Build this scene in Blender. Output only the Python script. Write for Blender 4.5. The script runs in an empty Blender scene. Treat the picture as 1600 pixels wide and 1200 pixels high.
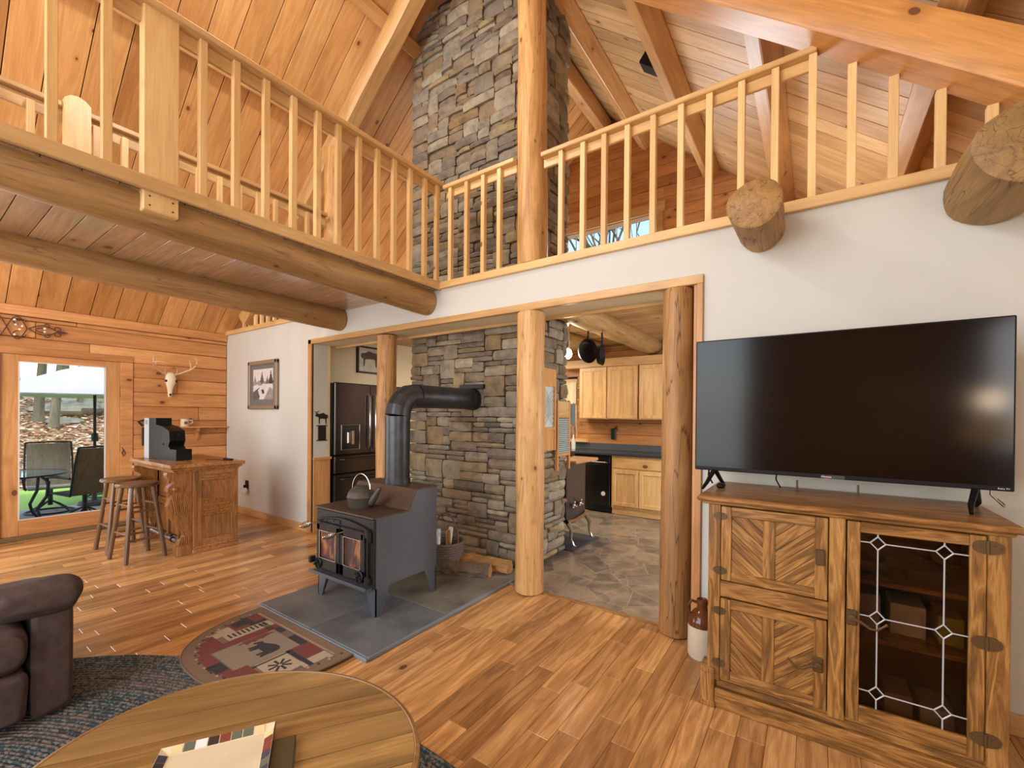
import bpy, bmesh, math, random
from mathutils import Vector, Matrix, noise
R = random.Random(7)
PI = math.pi
SC = bpy.context.scene
COL = SC.collection

# ------------------------------------------------------------------ camera
def set_camera():
    F, CX, CY = 679.68, 800.0, 653.17
    yaw, pitch, roll = .6051, .0048, .0084
    cy, sy = math.cos(yaw), math.sin(yaw); cp, sp = math.cos(pitch), math.sin(pitch); cr, sr = math.cos(roll), math.sin(roll)
    Y = Matrix(((cy, 0, sy), (0, 1, 0), (-sy, 0, cy)))
    P = Matrix(((1, 0, 0), (0, cp, -sp), (0, sp, cp)))
    Z = Matrix(((cr, -sr, 0), (sr, cr, 0), (0, 0, 1)))
    M = Z @ P @ Y
    conv = lambda r: Vector((r[0], r[2], -r[1]))
    right, down, fwd = conv(M[0]), conv(M[1]), conv(M[2])
    cam = bpy.data.cameras.new('camera'); o = bpy.data.objects.new('camera', cam); COL.objects.link(o)
    m = Matrix.Identity(4)
    for i in range(3):
        m[i][0] = right[i]; m[i][1] = -down[i]; m[i][2] = -fwd[i]
    m[2][3] = 1.5
    o.matrix_world = m
    cam.sensor_width = 36; cam.lens = F / 1600 * 36
    cam.shift_y = (CY - 600) / 1600
    cam.clip_start = .05; cam.clip_end = 200
    SC.camera = o
set_camera()

# ------------------------------------------------------------------ world, lights, exposure
SC.view_settings.view_transform = 'Standard'
SC.view_settings.look = 'None'
SC.view_settings.exposure = 0.0
SC.view_settings.gamma = 1.0
SC.view_settings.use_curve_mapping = False
SC.cycles.use_denoising = True
SC.cycles.max_bounces = 7
SC.cycles.sample_clamp_indirect = 4.0
w = bpy.data.worlds.new('world'); SC.world = w; w.use_nodes = True
nt = w.node_tree
sky = nt.nodes.new('ShaderNodeTexSky'); sky.sky_type = 'NISHITA'; sky.sun_disc = False
sky.sun_elevation = math.radians(48); sky.sun_rotation = math.radians(120); sky.air_density = 1.2; sky.dust_density = 2.0
bgn = nt.nodes['Background']; nt.links.new(sky.outputs[0], bgn.inputs[0]); bgn.inputs[1].default_value = .42

def light(name, kind, loc, energy, color=(1, 1, 1), size=1, size_y=None, rot=(0, 0, 0), radius=None):
    l = bpy.data.lights.new(name, kind); l.energy = energy; l.color = color
    if kind == 'AREA':
        l.shape = 'RECTANGLE'; l.size = size; l.size_y = size_y or size
    elif radius is not None:
        l.shadow_soft_size = radius
    o = bpy.data.objects.new(name, l); COL.objects.link(o); o.location = loc; o.rotation_euler = rot
    return o
sun = light('sun', 'SUN', (0, 0, 20), 1.9, (1, .95, .86), rot=(math.radians(38), 0, math.radians(110)))
sun.data.angle = math.radians(1.5)
# daylight through the tall front windows behind the photographer
light('front_window_light', 'AREA', (-3.2, -3.05, 2.6), 295, (.93, .97, 1), 4.4, 4.2, rot=(math.radians(90), 0, 0))
light('gable_window_light', 'AREA', (-4.2, -3.0, 4.9), 90, (.95, .98, 1), 1.8, 1.2, rot=(math.radians(72), 0, math.radians(-25)))
light('door_light', 'AREA', (-7.45, -.6, 1.3), 80, (.95, .98, 1), 2.2, 1.9, rot=(math.radians(90), 0, math.radians(-90)))
light('right_window_light', 'AREA', (1.75, -1.2, 1.9), 55, (.98, .98, 1), 1.6, 1.4, rot=(math.radians(90), 0, math.radians(90)))  # area light added at an unseen opening to fill the room
light('kitchen_window_light', 'AREA', (1.6, 5.2, 1.7), 95, (.97, .98, 1), 1.8, 1.3, rot=(math.radians(90), 0, math.radians(90)))  # added fill from the unseen right side, evens out the kitchen
light('kitchen_ceiling_light', 'AREA', (-3.9, 5.6, 2.5), 45, (1, .9, .75), .9, .9)  # overhead fill added for even kitchen light, no fixture there
light('loft_window_light', 'AREA', (-2.9, 6.85, 3.9), 70, (.93, .97, 1), 1.5, 1.2, rot=(math.radians(-100), 0, 0))
light('loft_lamp', 'POINT', (-.2, 5.3, 3.4), 24, (1, .95, .86), radius=.25)  # point fill added in the loft, no lamp stands here
light('great_room_pendant_light', 'POINT', (-3.0, 1.3, 4.7), 85, (1, .97, .92), radius=.1)
light('loft_side_window_light', 'AREA', (-6.6, 5.0, 3.2), 25, (1, .98, .95), 1.0, .7, rot=(math.radians(90), 0, math.radians(-90)))  # added fill light; the loft has no window on this side

# ------------------------------------------------------------------ mesh helpers
def V(*a): return Vector(a)
class MB:
    def __init__(s): s.v = []; s.f = []; s.m = []; s.mi = 0
    def add(s, vs, fs):
        o = len(s.v); s.v += [tuple(p) for p in vs]
        for f in fs: s.f.append(tuple(i + o for i in f)); s.m.append(s.mi)
        return s
    def box(s, x0, x1, y0, y1, z0, z1, b=0, M=None):
        if x0 > x1: x0, x1 = x1, x0
        if y0 > y1: y0, y1 = y1, y0
        if z0 > z1: z0, z1 = z1, z0
        b = min(b, (x1 - x0) * .45, (y1 - y0) * .45, (z1 - z0) * .45)
        if b <= 0:
            vs = [(x, y, z) for x in (x0, x1) for y in (y0, y1) for z in (z0, z1)]
            fs = [(0, 1, 3, 2), (4, 6, 7, 5), (0, 4, 5, 1), (2, 3, 7, 6), (0, 2, 6, 4), (1, 5, 7, 3)]
        else:
            vs = []; idx = {}
            X = (x0, x1); Y = (y0, y1); Z = (z0, z1)
            for i in (0, 1):
                for j in (0, 1):
                    for k in (0, 1):
                        sx, sy, sz = (1 - 2 * i) * b, (1 - 2 * j) * b, (1 - 2 * k) * b
                        for a, p in enumerate([(X[i], Y[j] + sy, Z[k] + sz), (X[i] + sx, Y[j], Z[k] + sz), (X[i] + sx, Y[j] + sy, Z[k])]):
                            idx[i, j, k, a] = len(vs); vs.append(p)
            fs = []
            for i in (0, 1): fs.append([idx[i, j, k, 0] for j, k in ((0, 0), (1, 0), (1, 1), (0, 1))])
            for j in (0, 1): fs.append([idx[i, j, k, 1] for i, k in ((0, 0), (1, 0), (1, 1), (0, 1))])
            for k in (0, 1): fs.append([idx[i, j, k, 2] for i, j in ((0, 0), (1, 0), (1, 1), (0, 1))])
            for i in (0, 1):
                for j in (0, 1): fs.append([idx[i, j, 0, 0], idx[i, j, 0, 1], idx[i, j, 1, 1], idx[i, j, 1, 0]])
            for i in (0, 1):
                for k in (0, 1): fs.append([idx[i, 0, k, 0], idx[i, 0, k, 2], idx[i, 1, k, 2], idx[i, 1, k, 0]])
            for j in (0, 1):
                for k in (0, 1): fs.append([idx[0, j, k, 1], idx[0, j, k, 2], idx[1, j, k, 2], idx[1, j, k, 1]])
            for i in (0, 1):
                for j in (0, 1):
                    for k in (0, 1): fs.append([idx[i, j, k, a] for a in (0, 1, 2)])
        if M is not None: vs = [M @ Vector(p) for p in vs]
        return s.add(vs, fs)
    def cyl(s, p0, p1, r0, r1=None, n=12, caps=True):
        r1 = r0 if r1 is None else r1
        return s.tube([p0, p1], [r0, r1], n, caps)
    def tube(s, pts, r, n=8, caps=True, closed=False):
        pts = [Vector(p) for p in pts]; N = len(pts)
        rs = r if isinstance(r, (list, tuple)) else [r] * N
        vs = []; u = None
        for i, p in enumerate(pts):
            a = pts[i - 1] if (i > 0 or closed) else p
            b = pts[(i + 1) % N] if (i < N - 1 or closed) else p
            t = (b - a)
            if t.length < 1e-9: t = Vector((0, 0, 1))
            t.normalize()
            if u is None:
                u = t.cross(Vector((0, 0, 1)))
                if u.length < .1: u = t.cross(Vector((0, 1, 0)))
            u = (u - t * u.dot(t)).normalized(); q = t.cross(u)
            for k in range(n):
                an = 2 * PI * (k + .5) / n
                vs.append(p + (u * math.cos(an) + q * math.sin(an)) * rs[i])
        fs = []
        for i in range(N if closed else N - 1):
            j = (i + 1) % N
            for k in range(n): fs.append((i * n + k, i * n + (k + 1) % n, j * n + (k + 1) % n, j * n + k))
        if caps and not closed: fs += [tuple(range(n))[::-1], tuple((N - 1) * n + k for k in range(n))]
        return s.add(vs, fs)
    def lathe(s, prof, c, n=24, M=None):
        vs = []; fs = []; N = len(prof)
        for r, z in prof:
            for k in range(n):
                a = 2 * PI * k / n; vs.append(Vector((max(r, .0004) * math.cos(a), max(r, .0004) * math.sin(a), z)))
        for i in range(N - 1):
            for k in range(n): fs.append((i * n + k, i * n + (k + 1) % n, (i + 1) * n + (k + 1) % n, (i + 1) * n + k))
        fs += [tuple(range(n))[::-1], tuple((N - 1) * n + k for k in range(n))]
        if M is not None: vs = [M @ p for p in vs]
        return s.add([p + Vector(c) for p in vs], fs)
    def prism(s, poly, fn, d0, d1):
        """poly [(a,b)], fn(a,b,d)->xyz"""
        n = len(poly)
        vs = [fn(a, b, d0) for a, b in poly] + [fn(a, b, d1) for a, b in poly]
        fs = [tuple(range(n))[::-1], tuple(range(n, 2 * n))] + [(i, (i + 1) % n, n + (i + 1) % n, n + i) for i in range(n)]
        return s.add(vs, fs)
    def ball(s, c, r, n=12, m=8, sc=(1, 1, 1), M=None):
        prof = [(math.sin(PI * i / m), -math.cos(PI * i / m)) for i in range(m + 1)]
        vs = []; fs = []
        for a, z in prof:
            for k in range(n):
                t = 2 * PI * k / n; p = Vector((max(a, .001) * math.cos(t) * r * sc[0], max(a, .001) * math.sin(t) * r * sc[1], z * r * sc[2]))
                if M is not None: p = M @ p
                vs.append(p + Vector(c))
        for i in range(m):
            for k in range(n): fs.append((i * n + k, i * n + (k + 1) % n, (i + 1) * n + (k + 1) % n, (i + 1) * n + k))
        return s.add(vs, fs)
    def log(s, p0, p1, r, n=18, rings=14, wob=.05, seed=0, r1=None, bev=0.0):
        p0 = Vector(p0); p1 = Vector(p1); r1 = r if r1 is None else r1
        t = (p1 - p0); L = t.length; t.normalize()
        u = t.cross(Vector((0, 0, 1)))
        if u.length < .1: u = Vector((1, 0, 0))
        u.normalize(); q = t.cross(u)
        st = [0] + ([bev / L] if bev else []) + [(i + 1) / (rings + 1) for i in range(rings)] + ([1 - bev / L] if bev else []) + [1]
        vs = []
        for i, f in enumerate(st):
            rr = r + (r1 - r) * f
            if bev and (i == 0 or i == len(st) - 1): rr *= .9
            c = p0 + t * L * f
            for k in range(n):
                a = 2 * PI * k / n
                d = u * math.cos(a) + q * math.sin(a)
                nz = noise.noise(Vector((f * L * 1.6 + seed * 7, math.cos(a) * .8, math.sin(a) * .8 + seed))) * wob * 1.6 + noise.noise(Vector((f * L * 6 + seed, math.cos(a) * 1.6, math.sin(a) * 1.6))) * wob * .35
                vs.append(c + d * rr * (1 + nz))
        fs = []; N = len(st)
        for i in range(N - 1):
            for k in range(n): fs.append((i * n + k, i * n + (k + 1) % n, (i + 1) * n + (k + 1) % n, (i + 1) * n + k))
        fs += [tuple(range(n))[::-1], tuple((N - 1) * n + k for k in range(n))]
        return s.add(vs, fs)
    def mesh(s, name, mats, smooth=35, M=None, rnd=None):
        me = bpy.data.meshes.new(name)
        vs = s.v if M is None else [tuple(M @ Vector(p)) for p in s.v]
        me.from_pydata(vs, [], s.f)
        mats = mats if isinstance(mats, (list, tuple)) else [mats]
        for m_ in mats: me.materials.append(m_)
        if len(mats) > 1: me.polygons.foreach_set('material_index', s.m)
        bm = bmesh.new(); bm.from_mesh(me); bmesh.ops.recalc_face_normals(bm, faces=bm.faces); bm.to_mesh(me); bm.free()
        if smooth:
            me.polygons.foreach_set('use_smooth', [True] * len(me.polygons))
            me.set_sharp_from_angle(angle=math.radians(smooth))
        if rnd:
            at = me.attributes.new('rnd', 'FLOAT', 'FACE'); at.data.foreach_set('value', rnd)
        me.update()
        return me
ROOTM = {}
def mlink(name, me, parent=None, loc=None, rot=None):
    o = bpy.data.objects.new(name, me); COL.objects.link(o)
    if parent is not None: o.parent = parent
    if loc is not None: o.location = loc
    if rot is not None: o.rotation_euler = rot
    ROOTM[o.name] = ROOTM.get(parent.name, Matrix.Identity(4)) if parent else Matrix.Identity(4)
    return o
def part(name, mb, mats, parent=None, smooth=35, label=None, local=False, kind=None):
    """mb in world coordinates unless local"""
    M = None
    if parent is not None and not local:
        M = ROOTM[parent.name].inverted()
    o = mlink(name, mb.mesh(name, mats, smooth, M), parent)
    if label: o['label'] = label
    if kind: o['kind'] = kind
    return o
def thing(name, label, cat, loc=(0, 0, 0), rz=0, group=None):
    o = bpy.data.objects.new(name, None); COL.objects.link(o); o.empty_display_size = .1
    o.location = loc; o.rotation_euler = (0, 0, rz)
    ROOTM[o.name] = Matrix.Translation(loc) @ Matrix.Rotation(rz, 4, 'Z')
    o['label'] = label; o['category'] = cat
    if group: o['group'] = group
    return o
def tag(o, label, cat, group=None):
    o['label'] = label; o['category'] = cat
    if group: o['group'] = group
    return o
def struct(name, label, loc=(0, 0, 0)):
    o = bpy.data.objects.new(name, None); COL.objects.link(o); o.location = loc
    ROOTM[o.name] = Matrix.Translation(loc); o['kind'] = 'structure'; o['label'] = label; o['category'] = name.split('_')[0]
    return o
def copy_tree(o, parent=None):
    c = o.copy(); COL.objects.link(c)
    if parent is not None: c.parent = parent
    for ch in list(o.children): copy_tree(ch, c)
    return c

# ------------------------------------------------------------------ materials
def srgb(r, g, b):
    f = lambda c: ((c / 255) / 12.92) if c <= 10.3 else (((c / 255) + .055) / 1.055) ** 2.4
    return (f(r), f(g), f(b), 1)
def newmat(name):
    m = bpy.data.materials.new(name); m.use_nodes = True
    t = m.node_tree; b = t.nodes['Principled BSDF']
    return m, t, b
class G:
    def __init__(s, t): s.t = t
    def n(s, typ, **kw):
        x = s.t.nodes.new('ShaderNode' + typ)
        for k, v in kw.items():
            if isinstance(k, str) and k.startswith('i_'):
                x.inputs[k[2:].replace('_', ' ')].default_value = v
            else: setattr(x, k, v)
        return x
    def l(s, a, b): s.t.links.new(a, b)
    def math(s, op, a, b=None, clamp=False):
        x = s.t.nodes.new('ShaderNodeMath'); x.operation = op; x.use_clamp = clamp
        for i, q in enumerate((a, b)):
            if q is None: continue
            if isinstance(q, (int, float)): x.inputs[i].default_value = q
            else: s.l(q, x.inputs[i])
        return x.outputs[0]
    def ramp(s, fac, stops, interp='LINEAR'):
        x = s.t.nodes.new('ShaderNodeValToRGB'); x.color_ramp.interpolation = interp
        e = x.color_ramp.elements
        while len(e) < len(stops): e.new(.5)
        for q, (p, c) in zip(e, stops): q.position = p; q.color = c
        s.l(fac, x.inputs[0]); return x.outputs[0]
    def mix(s, fac, a, b, blend='MIX'):
        x = s.t.nodes.new('ShaderNodeMix'); x.data_type = 'RGBA'; x.blend_type = blend
        for i, q in ((0, fac), (6, a), (7, b)):
            if isinstance(q, (int, float, tuple)): x.inputs[i].default_value = q
            else: s.l(q, x.inputs[i])
        return x.outputs[2]
def plain(name, col, rough=.5, metal=0, bump=0, scale=40, var=0, emit=None, estr=1, coat=0, trans=0, ior=1.45, spec=None):
    m, t, b = newmat(name); g = G(t)
    b.inputs['Base Color'].default_value = col; b.inputs['Roughness'].default_value = rough; b.inputs['Metallic'].default_value = metal
    if coat: b.inputs['Coat Weight'].default_value = coat; b.inputs['Coat Roughness'].default_value = .1
    if trans: b.inputs['Transmission Weight'].default_value = trans; b.inputs['IOR'].default_value = ior
    if spec is not None: b.inputs['Specular IOR Level'].default_value = spec
    if bump or var:
        tc = g.n('TexCoord'); nz = g.n('TexNoise', i_Scale=scale, i_Detail=5.0); g.l(tc.outputs['Object'], nz.inputs['Vector'])
        if bump:
            bp = g.n('Bump', i_Strength=bump, i_Distance=.004); g.l(nz.outputs[0], bp.inputs['Height']); g.l(bp.outputs[0], b.inputs['Normal'])
        if var:
            lo = tuple(c * (1 - var) for c in col[:3]) + (1,); hi = tuple(min(1, c * (1 + var)) for c in col[:3]) + (1,)
            g.l(g.ramp(nz.outputs[0], [(.3, lo), (.7, hi)]), b.inputs['Base Color'])
    if emit: b.inputs['Emission Color'].default_value = emit; b.inputs['Emission Strength'].default_value = estr
    return m
def wood(name, light_, mid, dark, axis='X', rough=.4, knots=.5, var=.25, grain=1.0, streak=1.0, hue=None, coat=0, knot_col=None, ksc=1.0, bump=.15, cracks=0, sat=.81, figw=.14):
    """light/mid/dark sRGB colours; the grain runs along axis of object space"""
    def tone(c):
        l_ = .3 * c[0] + .59 * c[1] + .11 * c[2]
        return tuple(max(0, min(252, (l_ + (v - l_) * sat) * 1.07 + e)) for v, e in zip(c, (-2, 4, -2)))
    light_, mid, dark = tone(light_), tone(mid), tone(dark)
    m, t, b = newmat(name); g = G(t)
    tc = g.n('TexCoord'); oi = g.n('ObjectInfo'); at = g.n('Attribute', attribute_name='rnd')
    rnd = g.math('FRACT', g.math('ADD', oi.outputs['Random'], at.outputs['Fac']))
    off = g.n('CombineXYZ'); g.l(g.math('MULTIPLY', rnd, 37.0), off.inputs[0]); g.l(g.math('MULTIPLY', rnd, 91.0), off.inputs[1]); g.l(g.math('MULTIPLY', rnd, 53.0), off.inputs[2])
    ad = g.n('VectorMath', operation='ADD'); g.l(tc.outputs['Object'], ad.inputs[0]); g.l(off.outputs[0], ad.inputs[1])
    def mapped(al, ac):
        mp = g.n('Mapping'); sc = [ac, ac, ac]; sc['XYZ'.index(axis)] = al
        mp.inputs['Scale'].default_value = sc; g.l(ad.outputs[0], mp.inputs[0]); return mp.outputs[0]
    n1 = g.n('TexNoise', i_Scale=1.0, i_Detail=3.0, i_Distortion=.6); g.l(mapped(.8 * grain, 8 * grain), n1.inputs['Vector'])
    fig = g.math('PINGPONG', g.math('MULTIPLY', n1.outputs[0], 9.0 * streak), 1.0)
    n2 = g.n('TexNoise', i_Scale=1.0, i_Detail=6.0, i_Roughness=.65); g.l(mapped(5 * grain, 140 * grain), n2.inputs['Vector'])
    n3 = g.n('TexNoise', i_Scale=1.0, i_Detail=2.0); g.l(mapped(.5, 2.2), n3.inputs['Vector'])
    f = g.math('ADD', g.math('MULTIPLY', fig, figw), g.math('ADD', g.math('MULTIPLY', n2.outputs[0], .42), g.math('MULTIPLY', n3.outputs[0], .73 - figw)))
    colr = g.ramp(f, [(.28, srgb(*light_)), (.52, srgb(*mid)), (.85, srgb(*dark))])
    lo, hi = 1 - var, 1 + var * .7
    vv = g.ramp(rnd, [(0, (lo, lo * .93, lo * .86, 1)), (.45, (1, 1, 1, 1)), (1, (hi, hi * 1.0, hi * .98, 1))])
    colr = g.mix(1.0, colr, vv, 'MULTIPLY')
    if knots:
        vo = g.n('TexVoronoi', feature='F1', i_Scale=1.0); g.l(mapped(3.0 * ksc, 4.6 * ksc), vo.inputs['Vector'])
        vo.inputs['Randomness'].default_value = 1.0
        sep = g.n('SeparateColor'); g.l(vo.outputs['Color'], sep.inputs[0])
        mask = g.math('GREATER_THAN', sep.outputs[0], 1 - knots)
        sz = g.math('ADD', .05, g.math('MULTIPLY', sep.outputs[1], .09))
        d = g.math('DIVIDE', vo.outputs['Distance'], sz)
        core = g.math('MULTIPLY', g.ramp(d, [(.0, (.85, .85, .85, 1)), (.75, (1, 1, 1, 1)), (.85, (1, 1, 1, 1)), (1, (0, 0, 0, 1))]), mask)
        halo = g.math('MULTIPLY', g.ramp(g.math('MULTIPLY', d, .35), [(.2, (.6, .6, .6, 1)), (1, (0, 0, 0, 1))]), mask)
        kc = srgb(*(knot_col or (95, 52, 28)))
        colr = g.mix(halo, colr, srgb(*dark)); colr = g.mix(g.math('MULTIPLY', core, .85), colr, kc)
    if cracks:
        vc = g.n('TexNoise', i_Scale=1.0, i_Detail=2.0); g.l(mapped(.8, 16), vc.inputs['Vector'])
        cr_ = g.ramp(g.math('ABSOLUTE', g.math('SUBTRACT', vc.outputs[0], .5)), [(.0, (1, 1, 1, 1)), (.012, (0, 0, 0, 1))])
        colr = g.mix(g.math('MULTIPLY', cr_, cracks), colr, srgb(80, 50, 28))
    g.l(colr, b.inputs['Base Color'])
    b.inputs['Roughness'].default_value = rough
    if coat: b.inputs['Coat Weight'].default_value = coat; b.inputs['Coat Roughness'].default_value = .12
    bp = g.n('Bump', i_Strength=bump, i_Distance=.003); g.l(f, bp.inputs['Height']); g.l(bp.outputs[0], b.inputs['Normal'])
    return m
def stone_mat(name, cols, rough=.85, scale=9, bump=.7):
    m, t, b = newmat(name); g = G(t)
    tc = g.n('TexCoord'); oi = g.n('ObjectInfo'); at = g.n('Attribute', attribute_name='rnd')
    rnd = g.math('FRACT', g.math('ADD', oi.outputs['Random'], at.outputs['Fac']))
    cmb = g.n('CombineXYZ'); g.l(g.math('MULTIPLY', rnd, 80.0), cmb.inputs[0]); g.l(g.math('MULTIPLY', rnd, 31.0), cmb.inputs[1])
    ad = g.n('VectorMath', operation='ADD'); g.l(tc.outputs['Object'], ad.inputs[0]); g.l(cmb.outputs[0], ad.inputs[1])
    base = g.ramp(rnd, [(i / max(1, len(cols) - 1) * .999, srgb(*c)) for i, c in enumerate(cols)])
    nz = g.n('TexNoise', i_Scale=scale, i_Detail=7.0, i_Roughness=.65); g.l(ad.outputs[0], nz.inputs['Vector'])
    base = g.mix(1.0, base, g.ramp(nz.outputs[0], [(.3, (.56, .54, .52, 1)), (.52, (1, 1, 1, 1)), (.75, (1.35, 1.28, 1.15, 1))]), 'MULTIPLY')
    g.l(base, b.inputs['Base Color']); b.inputs['Roughness'].default_value = rough
    n2 = g.n('TexNoise', i_Scale=scale * 5, i_Detail=6.0); g.l(ad.outputs[0], n2.inputs['Vector'])
    bp = g.n('Bump', i_Strength=bump, i_Distance=.012); g.l(g.math('ADD', nz.outputs[0], g.math('MULTIPLY', n2.outputs[0], .5)), bp.inputs['Height']); g.l(bp.outputs[0], b.inputs['Normal'])
    return m

PINE = dict(light_=(234, 172, 108), mid=(214, 144, 80), dark=(172, 102, 48))
M_ceilL = wood('pine_ceiling_left', axis='X', rough=.45, knots=.62, var=.18, ksc=1.25, **PINE)
M_ceilR = wood('pine_ceiling_right', (226, 184, 134), (204, 154, 104), (158, 106, 64), axis='X', rough=.45, knots=.5, var=.2, ksc=1.25)
M_siding = wood('pine_siding', (222, 150, 88), (200, 124, 66), (150, 82, 40), axis='X', rough=.4, knots=.7, var=.22, ksc=1.2)
M_sidingY = wood('pine_siding_left', (226, 158, 96), (206, 130, 72), (160, 90, 46), axis='Y', rough=.4, knots=.65, var=.14, ksc=1.2)
M_pineX = wood('pine_trim_x', (224, 174, 112), (204, 148, 88), (164, 108, 60), axis='X', knots=.3, var=.08)
M_pineY = wood('pine_trim_y', (224, 182, 124), (204, 160, 102), (166, 120, 74), axis='Y', knots=.3, var=.08)
M_pineZ = wood('pine_trim_z', (220, 158, 98), (202, 134, 76), (158, 96, 50), axis='Z', knots=.3, var=.08)
M_balZ = wood('baluster_pine', (240, 200, 142), (228, 180, 118), (200, 146, 88), axis='Z', knots=.22, var=.07, ksc=1.6, rough=.38)
M_railX = wood('rail_pine_x', (234, 188, 126), (218, 164, 102), (188, 130, 74), axis='X', knots=.3, var=.06)
M_railY = wood('rail_pine_y', (230, 186, 128), (210, 160, 104), (180, 126, 76), axis='Y', knots=.3, var=.06)
M_timber = wood('orange_timber', (232, 160, 84), (214, 136, 62), (168, 96, 38), axis='X', knots=.35, var=.1, rough=.35)
M_timberY = wood('purlin_timber', (222, 166, 104), (200, 138, 80), (156, 98, 50), axis='Y', knots=.3, var=.12, rough=.4)
M_logY = wood('peeled_log_y', (206, 158, 100), (178, 126, 74), (130, 86, 48), axis='Y', knots=.6, var=.1, rough=.55, cracks=.5, ksc=1.4, bump=.3)
M_logStub = wood('weathered_log', (198, 148, 86), (168, 118, 62), (116, 76, 40), axis='Y', knots=.3, var=.1, rough=.6, cracks=.8, bump=.4)
M_logZ = wood('peeled_log_z', (230, 176, 112), (208, 146, 84), (160, 100, 50), axis='Z', knots=.6, var=.08, rough=.5, cracks=.6, ksc=2.2, figw=.22, bump=.3)
M_logZd = wood('peeled_log_dark', (198, 142, 86), (174, 114, 62), (120, 74, 38), axis='Z', knots=.45, var=.06, rough=.5, cracks=.9, ksc=1.6, bump=.35)
M_floor = wood('acacia_floor', (232, 176, 112), (200, 136, 78), (140, 84, 42), axis='Y', knots=.25, var=.34, rough=.24, streak=.8, grain=1.5, ksc=.8, bump=.05, knot_col=(96, 50, 26), figw=.24)
M_oakX = wood('oak_x', (184, 128, 70), (142, 90, 44), (84, 50, 24), axis='X', knots=0, var=.12, rough=.35, grain=3.2, streak=.9, figw=.36, sat=.9)
M_oakZ = wood('oak_z', (184, 130, 72), (144, 92, 44), (84, 50, 24), axis='Z', knots=0, var=.12, rough=.35, grain=3.2, streak=.9, figw=.36, sat=.9)
M_oakD = wood('oak_dark', (150, 92, 44), (120, 70, 30), (78, 44, 18), axis='X', knots=0, var=.1, rough=.5)
M_barX = wood('bar_oak_x', (196, 132, 74), (160, 96, 48), (104, 58, 28), axis='X', knots=0, var=.08, rough=.25, grain=3.0, streak=.9, figw=.26, sat=.88)
M_barZ = wood('bar_oak_z', (190, 128, 72), (156, 94, 48), (100, 56, 28), axis='Z', knots=0, var=.08, rough=.28, grain=3.0, streak=.9, figw=.26, sat=.88)
M_stool = wood('stool_wood', (142, 94, 64), (112, 70, 46), (74, 44, 28), axis='Z', knots=0, var=.1, rough=.3)
M_table = wood('coffee_table_wood', (196, 146, 84), (158, 110, 58), (100, 66, 34), axis='Y', knots=.2, var=.2, rough=.28, streak=.7, figw=.25, bump=.05, coat=.2)
M_tableR = wood('table_rim_wood', (184, 134, 78), (146, 98, 52), (96, 60, 30), axis='X', knots=.2, var=.1, rough=.35)
M_mapleX = wood('maple_x', (244, 196, 138), (230, 172, 110), (192, 130, 74), axis='X', knots=.15, var=.1, rough=.35)
M_mapleZ = wood('maple_z', (244, 198, 140), (230, 172, 108), (188, 126, 70), axis='Z', knots=.15, var=.12, rough=.35)
M_rust = wood('split_wood', (214, 152, 84), (172, 112, 58), (104, 66, 36), axis='X', knots=.2, var=.15, rough=.9, bump=.8)
M_bark = stone_mat('bark', [(84, 68, 54), (112, 92, 72)], scale=16, bump=1.0)
M_white = plain('white_paint', srgb(208, 207, 198), .75, bump=.05, scale=90)
M_cream = plain('cream_paint', srgb(228, 214, 180), .75, bump=.05, scale=90)
M_stone = stone_mat('ledge_stone', [(104, 94, 82), (150, 140, 120), (124, 112, 98), (156, 136, 100), (116, 108, 100), (140, 116, 82), (136, 128, 114), (166, 154, 130), (118, 98, 80)], bump=.9)
M_mortar = plain('dark_joint', srgb(52, 46, 42), .95)
M_slate = stone_mat('hearth_slate', [(100, 108, 114), (128, 122, 108)], rough=.5, scale=3.0, bump=.25)
M_slateE = plain('slate_edge', srgb(120, 132, 142), .5, bump=.4, scale=60)
M_iron = plain('stove_iron', srgb(86, 92, 100), .38, .35, bump=.12, scale=160, var=.15)
M_ironD = plain('cast_iron', srgb(44, 42, 42), .45, .5, bump=.2, scale=120)
M_ironTop = plain('stove_top_brown', srgb(84, 66, 52), .45, .4, bump=.15, scale=80, var=.3)
M_pipe = plain('stove_pipe', srgb(66, 68, 72), .38, .6, bump=.06, scale=14, var=.25)
M_kettle = plain('kettle_iron', srgb(82, 76, 68), .5, .4, bump=.3, scale=90, var=.2)
M_chrome = plain('chrome', srgb(210, 208, 200), .2, 1)
M_nickel = plain('nickel', srgb(190, 184, 170), .25, 1)
M_brass = plain('aged_brass', srgb(104, 84, 54), .38, .6, bump=.15, scale=120)
M_black = plain('black_plastic', srgb(11, 12, 14), .45, spec=.25)
M_blackM = plain('black_matte', srgb(30, 31, 34), .55)
M_greySide = plain('grey_plastic', srgb(168, 170, 172), .4)
M_screen = plain('tv_screen', srgb(11, 8, 7), .12, spec=.3)
M_ss = plain('black_stainless', srgb(82, 76, 76), .22, .9)
M_appl = plain('black_appliance', srgb(20, 20, 22), .15)
M_range = plain('range_enamel', srgb(58, 52, 54), .25)
M_leather = plain('brown_suede', srgb(76, 60, 55), .8, bump=.4, scale=22, var=.22)
M_gl = plain('clear_glass', (1, 1, 1, 1), .02, trans=1, ior=1.02)
M_glT = plain('table_glass', srgb(190, 215, 215), .05, trans=.8, ior=1.3)
M_paper = plain('white_paper', srgb(232, 230, 224), .7)
M_bone = plain('bone', srgb(238, 226, 196), .6, bump=.2, scale=60)
M_vine = plain('clear_bead', srgb(235, 232, 224), .15)
M_cer = plain('cream_glaze', srgb(226, 212, 178), .12, coat=.5, var=.08, scale=7)
M_jugW = plain('stoneware_cream', srgb(214, 202, 178), .35)
M_jugB = plain('stoneware_brown', srgb(96, 54, 26), .15)
M_fire = None
def tile(name, r, g_, b_, rough=.15): return plain(name, srgb(r, g_, b_), rough)
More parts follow.
